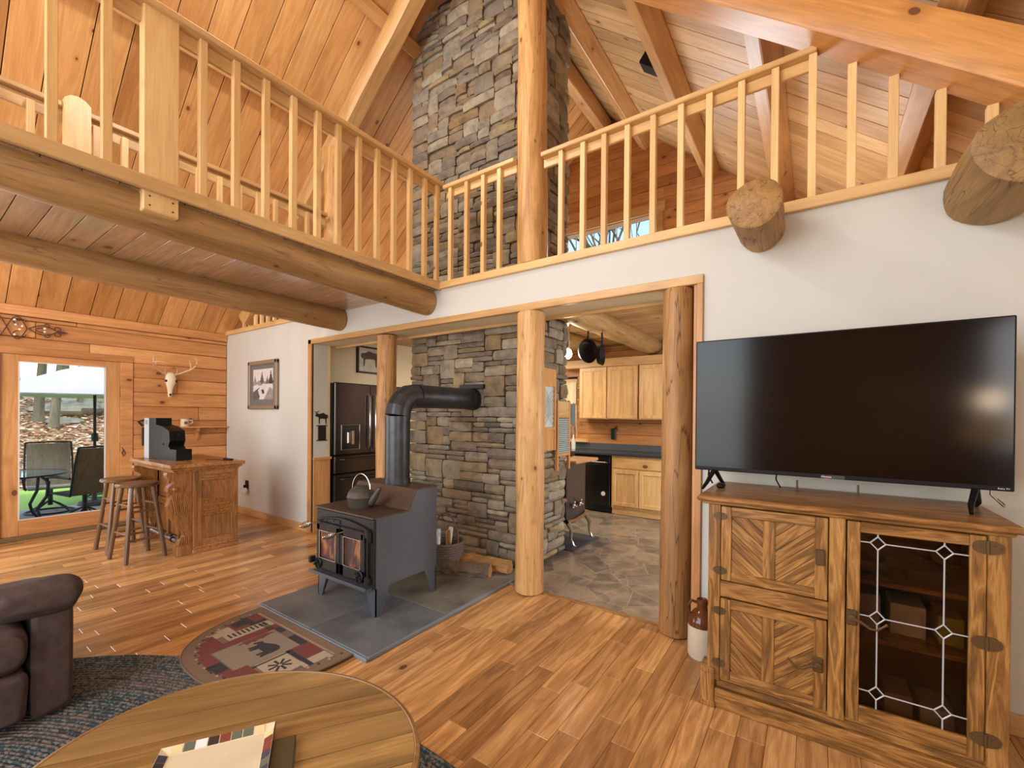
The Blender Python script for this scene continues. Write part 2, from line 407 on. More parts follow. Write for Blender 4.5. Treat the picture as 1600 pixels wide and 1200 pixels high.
T_red = tile('tile_red', 128, 62, 52); T_dk = tile('tile_dark', 56, 48, 44); T_gr = tile('tile_green', 96, 102, 88); T_wh = tile('tile_white', 232, 230, 224); T_bl = tile('tile_blue', 64, 62, 82); T_cr = tile('tile_cream', 222, 204, 150)

def fire_mat():
    m, t, b = newmat('fire_glow'); g = G(t)
    tc = g.n('TexCoord'); mp = g.n('Mapping'); mp.inputs['Scale'].default_value = (9, 9, 5); g.l(tc.outputs['Object'], mp.inputs[0])
    nz = g.n('TexNoise', i_Scale=1.0, i_Detail=4.0, i_Distortion=1.2); g.l(mp.outputs[0], nz.inputs['Vector'])
    c = g.ramp(nz.outputs[0], [(.38, (.02, .01, .01, 1)), (.5, (.28, .04, .015, 1)), (.6, (1, .24, .03, 1)), (.72, (1, .62, .16, 1))])
    b.inputs['Base Color'].default_value = (.02, .015, .015, 1)
    g.l(c, b.inputs['Emission Color']); b.inputs['Emission Strength'].default_value = .3
    return m
M_fire = fire_mat()
def vinyl_mat():
    m, t, b = newmat('slate_vinyl'); g = G(t)
    tc = g.n('TexCoord')
    v1 = g.n('TexVoronoi', feature='DISTANCE_TO_EDGE', i_Scale=3.1); g.l(tc.outputs['Object'], v1.inputs['Vector'])
    v2 = g.n('TexVoronoi', feature='F1', i_Scale=3.1); g.l(tc.outputs['Object'], v2.inputs['Vector'])
    nz = g.n('TexNoise', i_Scale=5.0, i_Detail=7.0, i_Roughness=.6, i_Distortion=.8); g.l(tc.outputs['Object'], nz.inputs['Vector'])
    sep = g.n('SeparateColor'); g.l(v2.outputs['Color'], sep.inputs[0])
    f = g.math('ADD', g.math('MULTIPLY', nz.outputs[0], .8), g.math('MULTIPLY', sep.outputs[0], .2))
    c = g.ramp(f, [(.3, srgb(98, 90, 82)), (.5, srgb(142, 130, 114)), (.62, srgb(168, 150, 126)), (.8, srgb(112, 112, 116))])
    c = g.mix(g.ramp(v1.outputs[0], [(0, (.55, .55, .55, 1)), (.018, (0, 0, 0, 1))]), c, srgb(196, 184, 164))
    g.l(c, b.inputs['Base Color']); b.inputs['Roughness'].default_value = .28
    bp = g.n('Bump', i_Strength=.1, i_Distance=.003); g.l(nz.outputs[0], bp.inputs['Height']); g.l(bp.outputs[0], b.inputs['Normal'])
    return m
M_vinyl = vinyl_mat()
def braid_mat(c1, c2, c3, c4):
    m, t, b = newmat('braid'); g = G(t)
    oi = g.n('ObjectInfo'); at = g.n('Attribute', attribute_name='rnd'); tc = g.n('TexCoord')
    vo = g.n('TexVoronoi', i_Scale=95.0); g.l(tc.outputs['Object'], vo.inputs['Vector'])
    sep = g.n('SeparateColor'); g.l(vo.outputs['Color'], sep.inputs[0])
    rnd = at.outputs['Fac']
    a = g.ramp(rnd, [(0, srgb(*c1)), (.33, srgb(*c2)), (.66, srgb(*c3)), (1, srgb(*c1))], 'CONSTANT')
    c = g.mix(g.math('MULTIPLY', g.math('GREATER_THAN', sep.outputs[0], .6), .85), a, srgb(*c4))
    g.l(c, b.inputs['Base Color']); b.inputs['Roughness'].default_value = .95
    return m
M_braid = braid_mat((52, 60, 60), (84, 78, 74), (48, 72, 76), (126, 116, 106))

# colours of the two paints and pines used below
WY = 3.08      # face of the white partition wall
def rl(x): return 8.97 + .82 * x      # board plane of the left roof slope
def rr(x): return 4.20 - .82 * x      # board plane of the right roof slope
RID = -2.91
# ================================================================== STRUCTURE
# ---- floor of the great room: boards laid one by one
fl_ = struct('floor', 'glossy acacia plank floor of the great room')
b = MB().box(-7.7, 2.0, -3.3, 3.19, -.12, -.019); part('subfloor', b, M_mortar, fl_, 0)
pw = .118; rest = MB(); rrnd = []; k = 0
x = -7.6
while x < 1.95:
    y = -3.2 - R.random() * .6
    while y < 3.185:
        L = R.uniform(.32, 1.15); y1 = min(y + L, 3.185)
        if 3.185 - y1 < .12: y1 = 3.185
        y0 = max(y, -3.2)
        if y1 > .15:
            mb = MB().box(-pw / 2 + .0006, pw / 2 - .0006, -(y1 - y0) / 2 + .0006, (y1 - y0) / 2 - .0006, -.018, 0, .0022)
            mlink('floor_plank', mb.mesh('floor_plank', M_floor, 0), fl_, loc=(x + pw / 2, (y0 + y1) / 2, R.uniform(-.0004, .0004)))
        elif y1 > y0:
            n0 = len(rest.f); rest.box(x + .0006, x + pw - .0006, y0 + .0006, y1 - .0006, -.018, 0, .002); q = R.random(); rrnd += [q] * (len(rest.f) - n0)
        y = y1
    x += pw
o = mlink('floor_planks', rest.mesh('floor_planks', M_floor, 0, rnd=rrnd), fl_); o['kind'] = 'stuff'
# kitchen vinyl
kf = struct('floor', 'mottled slate vinyl floor of the kitchen')
part('vinyl_sheet', MB().box(-7.6, 2.0, 3.19, 7.05, -.12, -.004), M_vinyl, kf, 0)
part('threshold_strip', MB().box(-5.2, -.6, 3.165, 3.205, -.01, .008, .003), M_oakX, kf, 0)

# ---- white partition wall with the wide opening
wb = struct('wall_back', 'white painted partition wall between great room and kitchen')
mb = MB()
mb.box(-7.6, -5.2, WY, WY + .2, 0, 2.72); mb.box(-.64, 1.85, WY, WY + .2, 0, 2.72); mb.box(-5.2, -.64, WY, WY + .2, 2.44, 2.72)
part('plaster', mb, M_white, wb, 0)
mb = MB(); mb.box(-5.2, -.64, WY + .02, WY + .33, 2.395, 2.438); part('soffit', mb, M_cream, wb, 0)
mb = MB(); mb.box(-5.2, -.64, WY + .33, WY + .36, 2.37, 2.7); part('inner_header_trim', mb, M_pineX, wb, 0)
# return wall beside the fridge
mb = MB(); mb.box(-5.45, -5.2, WY + .2, 3.33, .92, 2.66); part('return_plaster', mb, M_cream, wb, 0)
mb = MB(); mb.box(-5.45, -5.19, WY + .02, 3.33, 0, .92); mb.box(-5.45, -5.17, WY + .01, 3.34, .92, .95); part('wainscot', mb, M_pineZ, wb, 0)
t = struct('trim_1', 'pine casing around the wide kitchen opening')
part('casing_left', MB().box(-5.27, -5.2, WY - .02, WY + .02, 0, 2.44, .004), M_pineZ, t)
part('casing_top', MB().box(-5.27, -.6, WY - .02, WY + .02, 2.385, 2.445, .004), M_pineX, t)
part('casing_right', MB().box(-.64, -.6, WY - .02, WY + .02, 0, 2.385, .004), M_pineZ, t)
part('jamb_right', MB().box(-.66, -.64, WY + .0, WY + .2, 0, 2.385), M_pineZ, t)
t = struct('baseboard_left', 'pine baseboard under the white wall left of the opening')
part('board', MB().box(-7.58, -5.27, WY - .022, WY, 0, .1, .004), M_pineX, t)
t = struct('baseboard_right', 'pine baseboard under the white wall right of the opening')
part('board', MB().box(-.6, 1.85, WY - .022, WY, 0, .1, .004), M_pineX, t)
t = struct('trim_2', 'pine cap board along the top of the white wall')
part('board', MB().box(-7.6, -4.5, WY - .03, WY + .2, 2.72, 2.785, .004), M_railX, t)
part('board', MB().box(-3.0, 1.85, WY - .03, WY + .2, 2.72, 2.785, .004), M_railX, t)

# ---- left wall of horizontal pine boards with the patio door
wl = struct('wall_left', 'knotty pine board wall around the patio door')
WX = -7.6
part('sheathing', MB().box(WX - .2, WX - .03, -3.3, .66, 0, 3.1).box(WX - .2, WX - .03, 1.86, 7.1, 0, 3.1).box(WX - .2, WX - .03, .66, 1.86, 2.2, 3.1), M_siding, wl, 0)
z = 0.02
while z < 2.62:
    h = .196 if z + .196 < 2.64 else 2.62 - z
    segs = []
    if z + h <= .1: segs = [(-3.2, .62), (1.93, WY)]
    elif z < 2.15: segs = [(-3.2, .62), (1.93, WY)]
    else: segs = [(-3.2, R.uniform(.8, 2.4)), None]; segs[1] = (segs[0][1], WY)
    for a, c in segs:
        if c - a > .9 and c > 1.9 and R.random() < .35 and z < 2.1:
            m_ = R.uniform(a + .3, c - .3); ss = [(a, m_), (m_, c)]
        else: ss = [(a, c)]
        for a2, c2 in ss:
            mb = MB().box(-.015, .015, a2 - c2 + (c2 - a2) / 2 + .0015, (c2 - a2) / 2 - .0015, .002, h - .002, .007)
            mlink('wall_board', mb.mesh('wall_board', M_sidingY, 40), wl, loc=(WX - .015, (a2 + c2) / 2, z))
    z += .196
t = struct('trim_3', 'pine crown board where the left roof meets the wall')
part('board', MB().box(WX - .03, WX + .03, -3.2, WY, 2.62, 2.735, .006), M_sidingY, t)

# ---- patio door
d = struct('door_1', 'wooden patio door with one large glass pane')
part('casing', MB().box(WX - .02, WX + .012, 1.80, 1.93, 0, 2.17, .004).box(WX - .02, WX + .012, .62, .74, 0, 2.17, .004), M_sidingY, d)
part('head_casing', MB().box(WX - .02, WX + .014, .62, 1.93, 2.17, 2.26, .004), M_sidingY, d)
part('stile', MB().box(WX - .06, WX + .0, 1.65, 1.80, .05, 2.17, .004), M_pineZ, d)
part('stile', MB().box(WX - .06, WX + .0, .755, .90, .05, 2.17, .004), M_pineZ, d)
part('bottom_rail', MB().box(WX - .06, WX + .0,   .90, 1.65, .05, .235, .004), M_sidingY, d)
part('top_rail', MB().box(WX - .06, WX + .0, .90, 1.65, 2.085, 2.17, .004), M_sidingY, d)
part('glazing_bead', MB().box(WX - .01, WX + .004, .893, .905, .23, 2.09).box(WX - .01, WX + .004, 1.645, 1.657, .23, 2.09).box(WX - .01, WX + .004, .9, 1.65, .23, .24).box(WX - .01, WX + .004, .9, 1.65, 2.08, 2.09), plain('bead_white', srgb(225, 222, 220), .4), d)
part('pane', MB().box(WX - .034, WX - .028, .90, 1.65, .235, 2.085), M_gl, d, 0)
part('metal_jamb', MB().box(WX - .02, WX + .02, .725, .753, 0, 2.17), plain('jamb_grey', srgb(190, 186, 172), .4), d, 0)
part('sill', MB().box(WX - .1, WX + .04, .62, 1.93, 0, .05, .006), plain('sill_bronze', srgb(120, 98, 68), .5), d, 0)
part('hinge', MB().box(WX + .0, WX + .008, 1.795, 1.81, 1.7, 1.85).box(WX + .0, WX + .008, 1.795, 1.81, .98, 1.1), M_brass, d, 0)
hk = MB().tube([(WX + .01, 1.815, 1.04), (WX + .02, 1.83, 1.0), (WX + .02, 1.85, .95), (WX + .02, 1.83, .92), (WX + .02, 1.815, .96), (WX + .02, 1.83, 1.0)], .004, 6)
part('door_hook', hk, M_ironD, d)

# ---- roof slopes: boards, purlins, rafters
cl = struct('ceiling', 'left roof slope of wide orange pine boards')
ang = math.atan(.82); ca = math.cos(ang); sa = math.sin(ang)
LEN = (RID - WX) / ca + .05; bw = .235
bmesh_ = MB().box(0, LEN, -bw / 2 + .0035, bw / 2 - .0035, 0, .02, .003).mesh('ceiling_board', M_ceilL, 0)
def split_board(y, name, me_fn, parent, locf, rot, L, far=False):
    pass
i = 0; y = -3.2; restL = MB(); rr_ = []
while y < 7.1:
    cy = y + bw / 2
    if cy > -.2:
        mlink('ceiling_board', bmesh_, cl, loc=(WX - .03, cy, rl(WX - .03)), rot=(0, -ang, 0))
    else:
        n0 = len(restL.f); M = Matrix.Translation((WX - .03, cy, rl(WX - .03))) @ Matrix.Rotation(-ang, 4, 'Y')
        restL.box(0, LEN, -bw / 2 + .001, bw / 2 - .001, 0, .02, .004, M); rr_ += [R.random()] * (len(restL.f) - n0)
    y += bw
o = mlink('ceiling_boards', restL.mesh('ceiling_boards', M_ceilL, 0, rnd=rr_), cl); o['kind'] = 'stuff'
part('roof_deck', MB().box(-.3, LEN + .05, -3.4, 7.3, .022, .16, 0, Matrix.Translation((WX - .03, 0, rl(WX - .03))) @ Matrix.Rotation(-ang, 4, 'Y')), M_mortar, cl, 0)  # slab added above the boards to block light leaking between them
cr = struct('ceiling', 'right roof slope of narrower knotty boards')
LENR = (1.95 - RID) / ca + .05; bw2 = .215
bm_r = MB().box(0, LENR, -bw2 / 2 + .0035, bw2 / 2 - .0035, 0, .02, .003).mesh('ceiling_board', M_ceilR, 0)
y = -3.2; restR = MB(); rr_ = []
while y < 7.1:
    cy = y + bw2 / 2
    M = Matrix.Translation((1.95, cy, rr(1.95))) @ Matrix.Rotation(PI, 4, 'Z') @ Matrix.Rotation(-ang, 4, 'Y')
    if cy > .6:
        o = mlink('ceiling_board', bm_r, cr); o.matrix_local = M
    else:
        n0 = len(restR.f); restR.box(0, LENR, -bw2 / 2 + .001, bw2 / 2 - .001, 0, .02, .005, M); rr_ += [R.random()] * (len(restR.f) - n0)
    y += bw2
o = mlink('ceiling_boards', restR.mesh('ceiling_boards', M_ceilR, 0, rnd=rr_), cr); o['kind'] = 'stuff'
part('roof_deck', MB().box(-.3, LENR + .05, -7.3, 3.4, .022, .16, 0, Matrix.Translation((1.95, 0, rr(1.95))) @ Matrix.Rotation(PI, 4, 'Z') @ Matrix.Rotation(-ang, 4, 'Y')), M_mortar, cr, 0)  # matching added slab, keeps light out on the right slope

def purlin(X, side, label, y0=-3.2, y1=7.0):
    """square timber lying against the boards, its bottom face parallel to the roof"""
    zz = (rl if side < 0 else rr)(X)
    a = -ang if side < 0 else ang
    M = Matrix.Translation((X, 0, zz)) @ Matrix.Rotation(a, 4, 'Y')
    mb = MB().box(-.07, .07, y0, y1, -.2, -.002, .008)
    o = mlink('roof_purlin', mb.mesh('roof_purlin', M_timberY, 30)); o.matrix_local = M
    tag(o, label, 'beam')
purlin(-2.18, 1, 'highest roof purlin on the right slope, beside the stone chimney')
purlin(-1.2, 1, 'pale-bottomed roof purlin above the loft window, second down the right slope')
purlin(-.27, 1, 'roof purlin above the log stub, third down the right slope')
purlin(.66, 1, 'lowest roof purlin on the right slope, crossing over the big rafter')
purlin(-3.88, -1, 'highest roof purlin on the left slope, beside the stone chimney')
purlin(-4.84, -1, 'long roof purlin behind the balcony rail on the left slope')
ridge = MB().box(RID - .07, RID + .07, -3.2, 7.0, 6.2, 6.5, .01)
tag(part('ridge_beam', ridge, M_timberY, None, 30), 'ridge beam at the very top of the roof', 'beam')

# rafters of the truss standing over the white wall
def slope_beam(name, label, Y0, Y1, side, c0, depth, x0, x1, mat):
    """c0: height of the lower face at X=0 for that slope"""
    f = (lambda X: c0 - .82 * X) if side > 0 else (lambda X: c0 + .82 * X)
    xx, yy = (x0, x1)
    L = abs(x1 - x0) / ca
    if side > 0: M = Matrix.Translation((x1, 0, f(x1))) @ Matrix.Rotation(PI, 4, 'Z') @ Matrix.Rotation(-ang, 4, 'Y'); mb = MB(); ya, yb = -Y1, -Y0
    else: M = Matrix.Translation((x0, 0, f(x0))) @ Matrix.Rotation(-ang, 4, 'Y'); mb = MB(); ya, yb = Y0, Y1
    n = 16; sec = []
    h = depth * ca
    for i in range(n + 1):
        a = i / n * L; wv = .012 * noise.noise(Vector((a * 1.3, 3, side)))
        b_ = .035
        sec.append([(a, ya + wv, b_), (a, ya + b_ * .8 + wv, 0), (a, yb - .01 + wv, 0), (a, yb, .012), (a, yb, h), (a, ya + b_, h), (a, ya + wv, h - b_), (a, ya - .006 + wv, h * .5)])
    vs = [p for s_ in sec for p in s_]; fs = []
    for i in range(n):
        for k in range(8): fs.append((i * 8 + k, i * 8 + (k + 1) % 8, (i + 1) * 8 + (k + 1) % 8, (i + 1) * 8 + k))
    fs += [tuple(range(8)), tuple(n * 8 + k for k in range(8))]
    mb.add(vs, fs)
    o = mlink(name, mb.mesh(name, mat, 40)); o.matrix_local = M
    return tag(o, label, 'beam')
slope_beam('rafter', 'heavy orange rafter sloping down to the right above the loft rail', 2.93, 3.16, 1, 3.642, .27, RID, 1.86, M_timber)
slope_beam('rafter', 'pine rafter sloping down to the left above the balcony', 2.98, 3.16, -1, 8.44, .27, -6.86, RID, M_pineX)
slope_beam('rafter', 'far rafter pair against the loft end wall, right slope', 6.75, 6.95, 1, 3.74, .2, RID, 1.9, M_timber) if False else None

# gable wall above the loft floor, with its window
gw = struct('wall_gable', 'knotty pine board wall at the far end of the loft')
part('sheathing', MB().prism([(-7.6, 2.6), (-3.72, 2.6), (-3.72, 4.6), (-2.16, 4.6), (-2.16, 2.6), (2.0, 2.6), (RID, 6.6)], lambda a, b_, d_: (a, d_, b_), 7.04, 7.1), M_siding, gw, 0) if False else None
WIN = (-3.72, -2.1, 3.5, 4.74)
z = 2.72
while z < 6.5:
    h = .172
    xl0 = max(WX, (z - 8.97) / .82); xl1 = max(WX, (z + h - 8.97) / .82); xr0 = min(1.9, (4.2 - z) / .82); xr1 = min(1.9, (4.2 - z - h) / .82)
    if xr0 - xl0 < .1: break
    if xr1 < xl1: xl1 = xr1 = (xl1 + xr1) / 2
    if z + h > WIN[2] and z < WIN[3] - .02: spans = [((xl0, xl1), (WIN[0], WIN[0])), ((WIN[1], WIN[1]), (xr0, xr1))]
    else: spans = [((xl0, xl1), (xr0, xr1))]
    out = []
    for (a0, a1), (c0, c1) in spans:
        if c0 - a0 > 3.2 and R.random() < .8:
            m_ = R.uniform(max(a0, -3.4), min(c0, .6)); out += [((a0, a1), (m_, m_)), ((m_, m_), (c0, c1))]
        else: out.append(((a0, a1), (c0, c1)))
    for (a0, a1), (c0, c1) in out:
        xm = (a0 + c0) / 2
        poly = [(a0 - xm + .001, .002), (c0 - xm - .001, .002), (c1 - xm - .001, h - .004), (a1 - xm + .001, h - .004)]
        mb = MB().prism(poly, lambda a, b_, d_: (a, d_, b_), -.02, .02)
        mlink('wall_board', mb.mesh('wall_board', M_siding, 0), gw, loc=(xm, 7.0 + R.uniform(-.004, .004), z))
    z += h
part('backing', MB().box(-7.8, -3.85, 7.03, 7.1, 2.6, 6.7).box(-2.05, 2, 7.03, 7.1, 2.6, 6.7).box(-3.85, -2.05, 7.03, 7.1, 4.76, 6.7).box(-3.85, -2.05, 7.03, 7.1, 2.6, 3.45), M_mortar, gw, 0)
wn = struct('window_1', 'bright loft window with slim muntins')
part('window_frame', MB().box(-3.88, -1.93, 6.94, 6.975, 4.74, 4.9, .004).box(-3.84, -3.72, 6.945, 6.975, 3.4, 4.74, .004).box(-2.1, -1.96, 6.945, 6.975, 3.4, 4.74, .004).box(-3.84, -2.04, 6.93, 6.975, 3.4, 3.5, .004), M_pineX, wn)
part('sash', MB().box(-3.72, -2.1, 6.99, 7.03, 4.68, 4.74).box(-3.72, -2.1, 6.99, 7.03, 3.5, 3.58).box(-3.72, -3.66, 6.99, 7.03, 3.5, 4.74).box(-2.16, -2.1, 6.99, 7.03, 3.5, 4.74).box(-2.97, -2.91, 6.99, 7.03, 3.5, 4.74), plain('sash_white', srgb(236, 232, 226), .5), wn, 0)
mt = MB()
for xx in (-3.49, -3.32, -3.15, -2.74, -2.57, -2.4): mt.box(xx - .006, xx + .006, 7.0, 7.015, 3.55, 4.7)
for zz in (3.8, 4.1, 4.4): mt.box(-3.7, -2.2, 7.0, 7.015, zz - .006, zz + .006)
part('muntins', mt, plain('muntin', srgb(210, 212, 220), .5), wn, 0)
part('pane', MB().box(-3.7, -2.12, 7.018, 7.022, 3.52, 4.72), M_gl, wn, 0)

# right wall, front wall (outside the picture) close the room
wr = struct('wall_right', 'white wall closing the right side of the house')
part('plaster', MB().box(1.88, 2.05, -3.4, -2.1, 0, 2.9).box(1.88, 2.05, -.3, 4.2, 0, 2.9).box(1.88, 2.05, -2.1, -.3, 2.7, 2.9).box(1.88, 2.05, -2.1, -.3, 0, 1.1).box(1.88, 2.05, 6.2, 7.2, 0, 2.9).box(1.88, 2.05, 4.2, 6.2, 2.5, 2.9).box(1.88, 2.05, 4.2, 6.2, 0, 1), M_white, wr, 0)
wf = struct('wall_front', 'pine wall of the tall front windows')
part('boards', MB().box(-7.8, -5.5, -3.4, -3.2, 0, 7).box(-.9, 2.05, -3.4, -3.2, 0, 7).box(-5.5, -.9, -3.4, -3.2, 4.8, 7).box(-5.5, -.9, -3.4, -3.2, 0, .4), M_siding, wf, 0)

# ---- loft floor, balcony floor
lf = struct('ceiling', 'underside of the loft floor over the kitchen')
part('loft_deck', MB().box(-7.6, 1.88, 3.28, 7.0, 2.71, 2.76), M_pineX, lf, 0)
y = 3.3; kb = MB().box(-3.4, 3.4, -.0455, .0455, 0, .018, .007).mesh('ceiling_board', M_siding, 0)
kb2 = MB().box(-3.75, 3.75, -.0455, .0455, 0, .018, .007).mesh('ceiling_board', M_sidingY if False else M_ceilR, 0)
while y < 6.98:
    mlink('ceiling_board', kb2, lf, loc=(-3.4 + R.uniform(-.4, .4), y + .047, 2.691)); y += .0945
bf = struct('ceiling', 'underside boards of the balcony walkway')
part('balcony_deck', MB().box(-4.66, -3.0, -3.2, WY + .25, 2.742, 2.765), M_mortar, bf, 0)
y = -3.2; bb = MB().box(-.8, .8, -.0700, .0700, 0, .022, .001).mesh('ceiling_board', wood('balcony_board', (216, 178, 148), (194, 150, 118), (150, 106, 76), axis='X', knots=.35, var=.12, rough=.22, coat=.3), 0)
bres = MB()
while y < WY:
    if y > -.2: mlink('ceiling_board', bb, bf, loc=(-3.84, y + .0725, 2.718))
    else: bres.box(-4.64, -3.04, y, y + .142, 2.718, 2.74)
    y += .145
o = part('ceiling_boards', bres, M_pineX, bf, 0, kind='stuff')

# ---- kitchen shell
kw = struct('wall_kitchen', 'pine board back wall of the kitchen')
z = 0
while z < 2.66:
    h = min(.2, 2.69 - z)
    spans = [(-5.8, 1.88)]
    if z + h > 1.12 and z < 2.1: spans = [(-5.8, -4.3), (-3.42, 1.88)]
    for a, c in spans:
        xm = (a + c) / 2
        mlink('wall_board', MB().box(a - xm, c - xm, -.015, .015, .002, h - .002, .006).mesh('wall_board', M_siding, 0), kw, loc=(xm, 6.985, z))
    z += .2
part('backing', MB().box(-7.6, -4.4, 7.0, 7.1, 0, 2.7).box(-3.4, 2.0, 7.0, 7.1, 0, 2.7).box(-4.4, -3.4, 7.0, 7.1, 0, 1.05).box(-4.4, -3.4, 7.0, 7.1, 2.15, 2.7), M_mortar, kw, 0)
kc = struct('wall_side', 'cream wall above and behind the fridge')
part('plaster', MB().box(-6.1, -5.62, 3.28, 7.0, 0, 2.69).box(-6.1, -5.2, 4.75, 4.85, 0, 2.2) if False else MB().box(-6.1, -5.8, 3.28, 7.0, 0, 2.69), M_cream, kc, 0)
w2 = struct('window_2', 'kitchen window with a lace valance over the counter')
part('window_frame', MB().box(-4.4, -3.42, 6.95, 6.975, 2.06, 2.16).box(-4.4, -4.3, 6.95, 6.975, 1.1, 2.06).box(-3.5, -3.42, 6.95, 6.975, 1.1, 2.06).box(-4.42, -3.2, 6.88, 6.975, 1.06, 1.11).box(-4.3, -3.5, 6.98, 7.02, 1.55, 1.6).box(-3.92, -3.88, 6.98, 7.02, 1.1, 2.06), M_mapleX, w2, 0)
part('pane', MB().box(-4.3, -3.5, 7.02, 7.024, 1.1, 2.06), M_gl, w2, 0)
# ================================================================== LOGS AND POSTS
def logthing(name, label, p0, p1, r, mat, seed, r1=None, rings=16, wob=.06, bev=.01, n=20):
    return tag(part(name, MB().log(p0, p1, r, n, rings, wob, seed, r1, bev), mat, None, 45), label, 'beam' if 'post' not in name else 'post')
logthing('log_joist', 'thick round log carrying the front edge of the balcony', (-3.16, -3.1, 2.735), (-3.165, WY - .002, 2.625), .10, M_logY, 1, .137, 40)
logthing('log_joist', 'thick round log carrying the far edge of the balcony', (-4.6, -3.1, 2.70), (-4.605, WY - .002, 2.62), .107, M_logY, 2, .137, 40)
logthing('log_stub', 'sawn log end sticking out of the white wall above the television left corner', (-.275, 2.66, 2.655), (-.27, WY - .002, 2.66), .132, M_logStub, 3, rings=6, n=26, wob=.09)
logthing('log_stub', 'thicker sawn log end at the right edge, sticking out of the white wall', (.70, 2.58, 2.62), (.70, WY - .002, 2.62), .165, M_logStub, 4, rings=6, n=26, wob=.09)
logthing('log_joist', 'big peeled log under the kitchen ceiling, above the hanging pans', (-2.08, 3.46, 2.62), (-2.1, 6.96, 2.62), .145, M_logY, 5, rings=24)
logthing('log_joist', 'short orange log end under the kitchen ceiling left of the pans', (-2.95, 4.5, 2.6), (-2.86, 6.5, 2.6), .12, M_logStub, 6, rings=10)
logthing('log_joist', 'kitchen ceiling log seen at the top right corner of the opening', (-1.0, 3.46, 2.62), (-1.0, 6.96, 2.62), .14, M_logY, 8, rings=20)
logthing('log_post', 'middle log post of the opening, right of the hearth', (-1.985, 3.15, 0.002), (-1.985, 3.15, 2.385), .122, M_logZ, 9, .118, 30, .05)
logthing('log_post', 'upper log post rising beside the stone chimney to the rafter', (-2.005, 3.195, 2.787), (-2.03, 3.18, 5.24), .133, M_logZ, 10, .122, 30, .06)
logthing('log_post', 'cracked reddish log post at the right jamb of the opening', (-.775, 3.14, 0.002), (-.775, 3.14, 2.385), .108, M_logZd, 11, .1, 30, .06)
logthing('log_post', 'log post between the fridge and the chimney behind the stove pipe', (-3.92, 3.2, 0.002), (-3.92, 3.2, 2.385), .118, M_logZ, 12, .11, 26, .06)
logthing('log_post', 'slim log post standing at the far rail of the balcony', (-4.62, 2.98, 2.77), (-4.66, 3.0, 4.6), .105, M_logZ, 13, .09, 22, .06)

# ================================================================== RAILINGS
def bal_mesh(h, tx=.0205, ty=.0205, chamfer=False):
    mb = MB().box(-tx, tx, -ty, ty, 0, h, .003)
    return mb.mesh('baluster', M_balZ, 0)
br = thing('balcony_railing', 'pine railing along the near edge of the balcony', 'railing', (-3.0, 0, 2.72))
part('fascia_board', MB().box(-3.0, -2.97, -3.1, WY - .002, 2.712, 2.787, .004), M_railY, br)
part('top_rail', MB().box(-3.075, -2.965, -3.1, 3.14, 3.722, 3.758, .006), M_railY, br)
part('sub_rail', MB().box(-3.06, -3.035, -3.1, 3.12, 3.64, 3.722, .004), M_railY, br)
BM = bal_mesh(.93)
for y in [-.46, -.28, -.1, .09, .27, .457, .655, 1.084, 1.266, 1.449, 1.635, 1.817, 1.985, 2.168, 2.349, 2.525, 2.707, 2.889, 3.05]:
    mlink('baluster', BM, br, loc=(-.017, y, .07))
part('newel_post', MB().box(-3.07, -3.001, .80, .965, 2.61, 3.765, .006), M_balZ, br)
part('bolt', MB().ball((-3.0, .83, 2.64), .005, 6, 4).ball((-3.0, .935, 2.64), .005, 6, 4).ball((-3.0, .83, 2.69), .005, 6, 4).ball((-3.0, .935, 2.69), .005, 6, 4), M_ironD, br)

fr = thing('balcony_railing', 'low-looking railing along the far edge of the balcony', 'railing', (-4.58, 0, 2.76))
part('top_rail', MB().box(-4.64, -4.53, -3.1, 2.86, 3.735, 3.775, .006), M_balZ if False else M_railY, fr)
part('sub_rail', MB().box(-4.60, -4.575, -3.1, 2.86, 3.64, 3.735, .004), M_railY, fr)
BM2 = bal_mesh(.93)
y = -.6
while y < 2.8:
    if abs(y - .82) > .1: mlink('baluster', BM2, fr, loc=(.02, y, .01))
    y += .17
pf = [(-.072, 0), (.072, 0), (.072, 1.03), (.04, 1.062), (-.0, 1.075), (-.04, 1.062), (-.072, 1.03)]
part('newel_post', MB().prism(pf, lambda a, b_, d_: (-4.56 + d_, .82 + a, 2.765 + b_), 0, .06), M_balZ, fr)

lr = thing('loft_railing', 'pine railing along the top of the white wall right of the upper post', 'railing', (0, 3.12, 2.785))
part('top_rail', MB().box(-1.86, .0, 3.065, 3.165, 3.63, 3.668, .006), M_railX, lr)
part('sub_rail', MB().box(-1.86, .0, 3.12, 3.145, 3.56, 3.63, .004), M_railX, lr)
BM3 = bal_mesh(.845)
for x in [-1.68, -1.488, -1.313, -1.133, -.946, -.758, -.579, -.39, -.207, -.019]:
    mlink('baluster', BM3, lr, loc=(x, -.02, .0))
for x in [.164, .342, .526, .71, .9, 1.08]:
    h = 3.642 - .82 * (x + .02) - 2.785
    mlink('baluster', bal_mesh(h), lr, loc=(x, -.02, .0))
l2 = thing('loft_railing', 'short pine railing between the balcony corner and the upper post', 'railing', (-2.5, 3.12, 2.785))
part('top_rail', MB().box(-2.96, -2.13, 3.065, 3.165, 3.68, 3.718, .006), M_railX, l2)
part('sub_rail', MB().box(-2.96, -2.13, 3.12, 3.145, 3.61, 3.68, .004), M_railX, l2)
BM4 = bal_mesh(.895)
for x in [-2.877, -2.675, -2.476, -2.295]: mlink('baluster', BM4, l2, loc=(x + 2.5, -.02, 0))
l3 = thing('loft_railing', 'row of short balusters on the wall top left of the balcony', 'railing', (-6, 3.12, 2.785))
part('top_rail', MB().box(-6.7, -4.75, 3.065, 3.165, 3.63, 3.668, .006), M_railX, l3)
x = -7.25
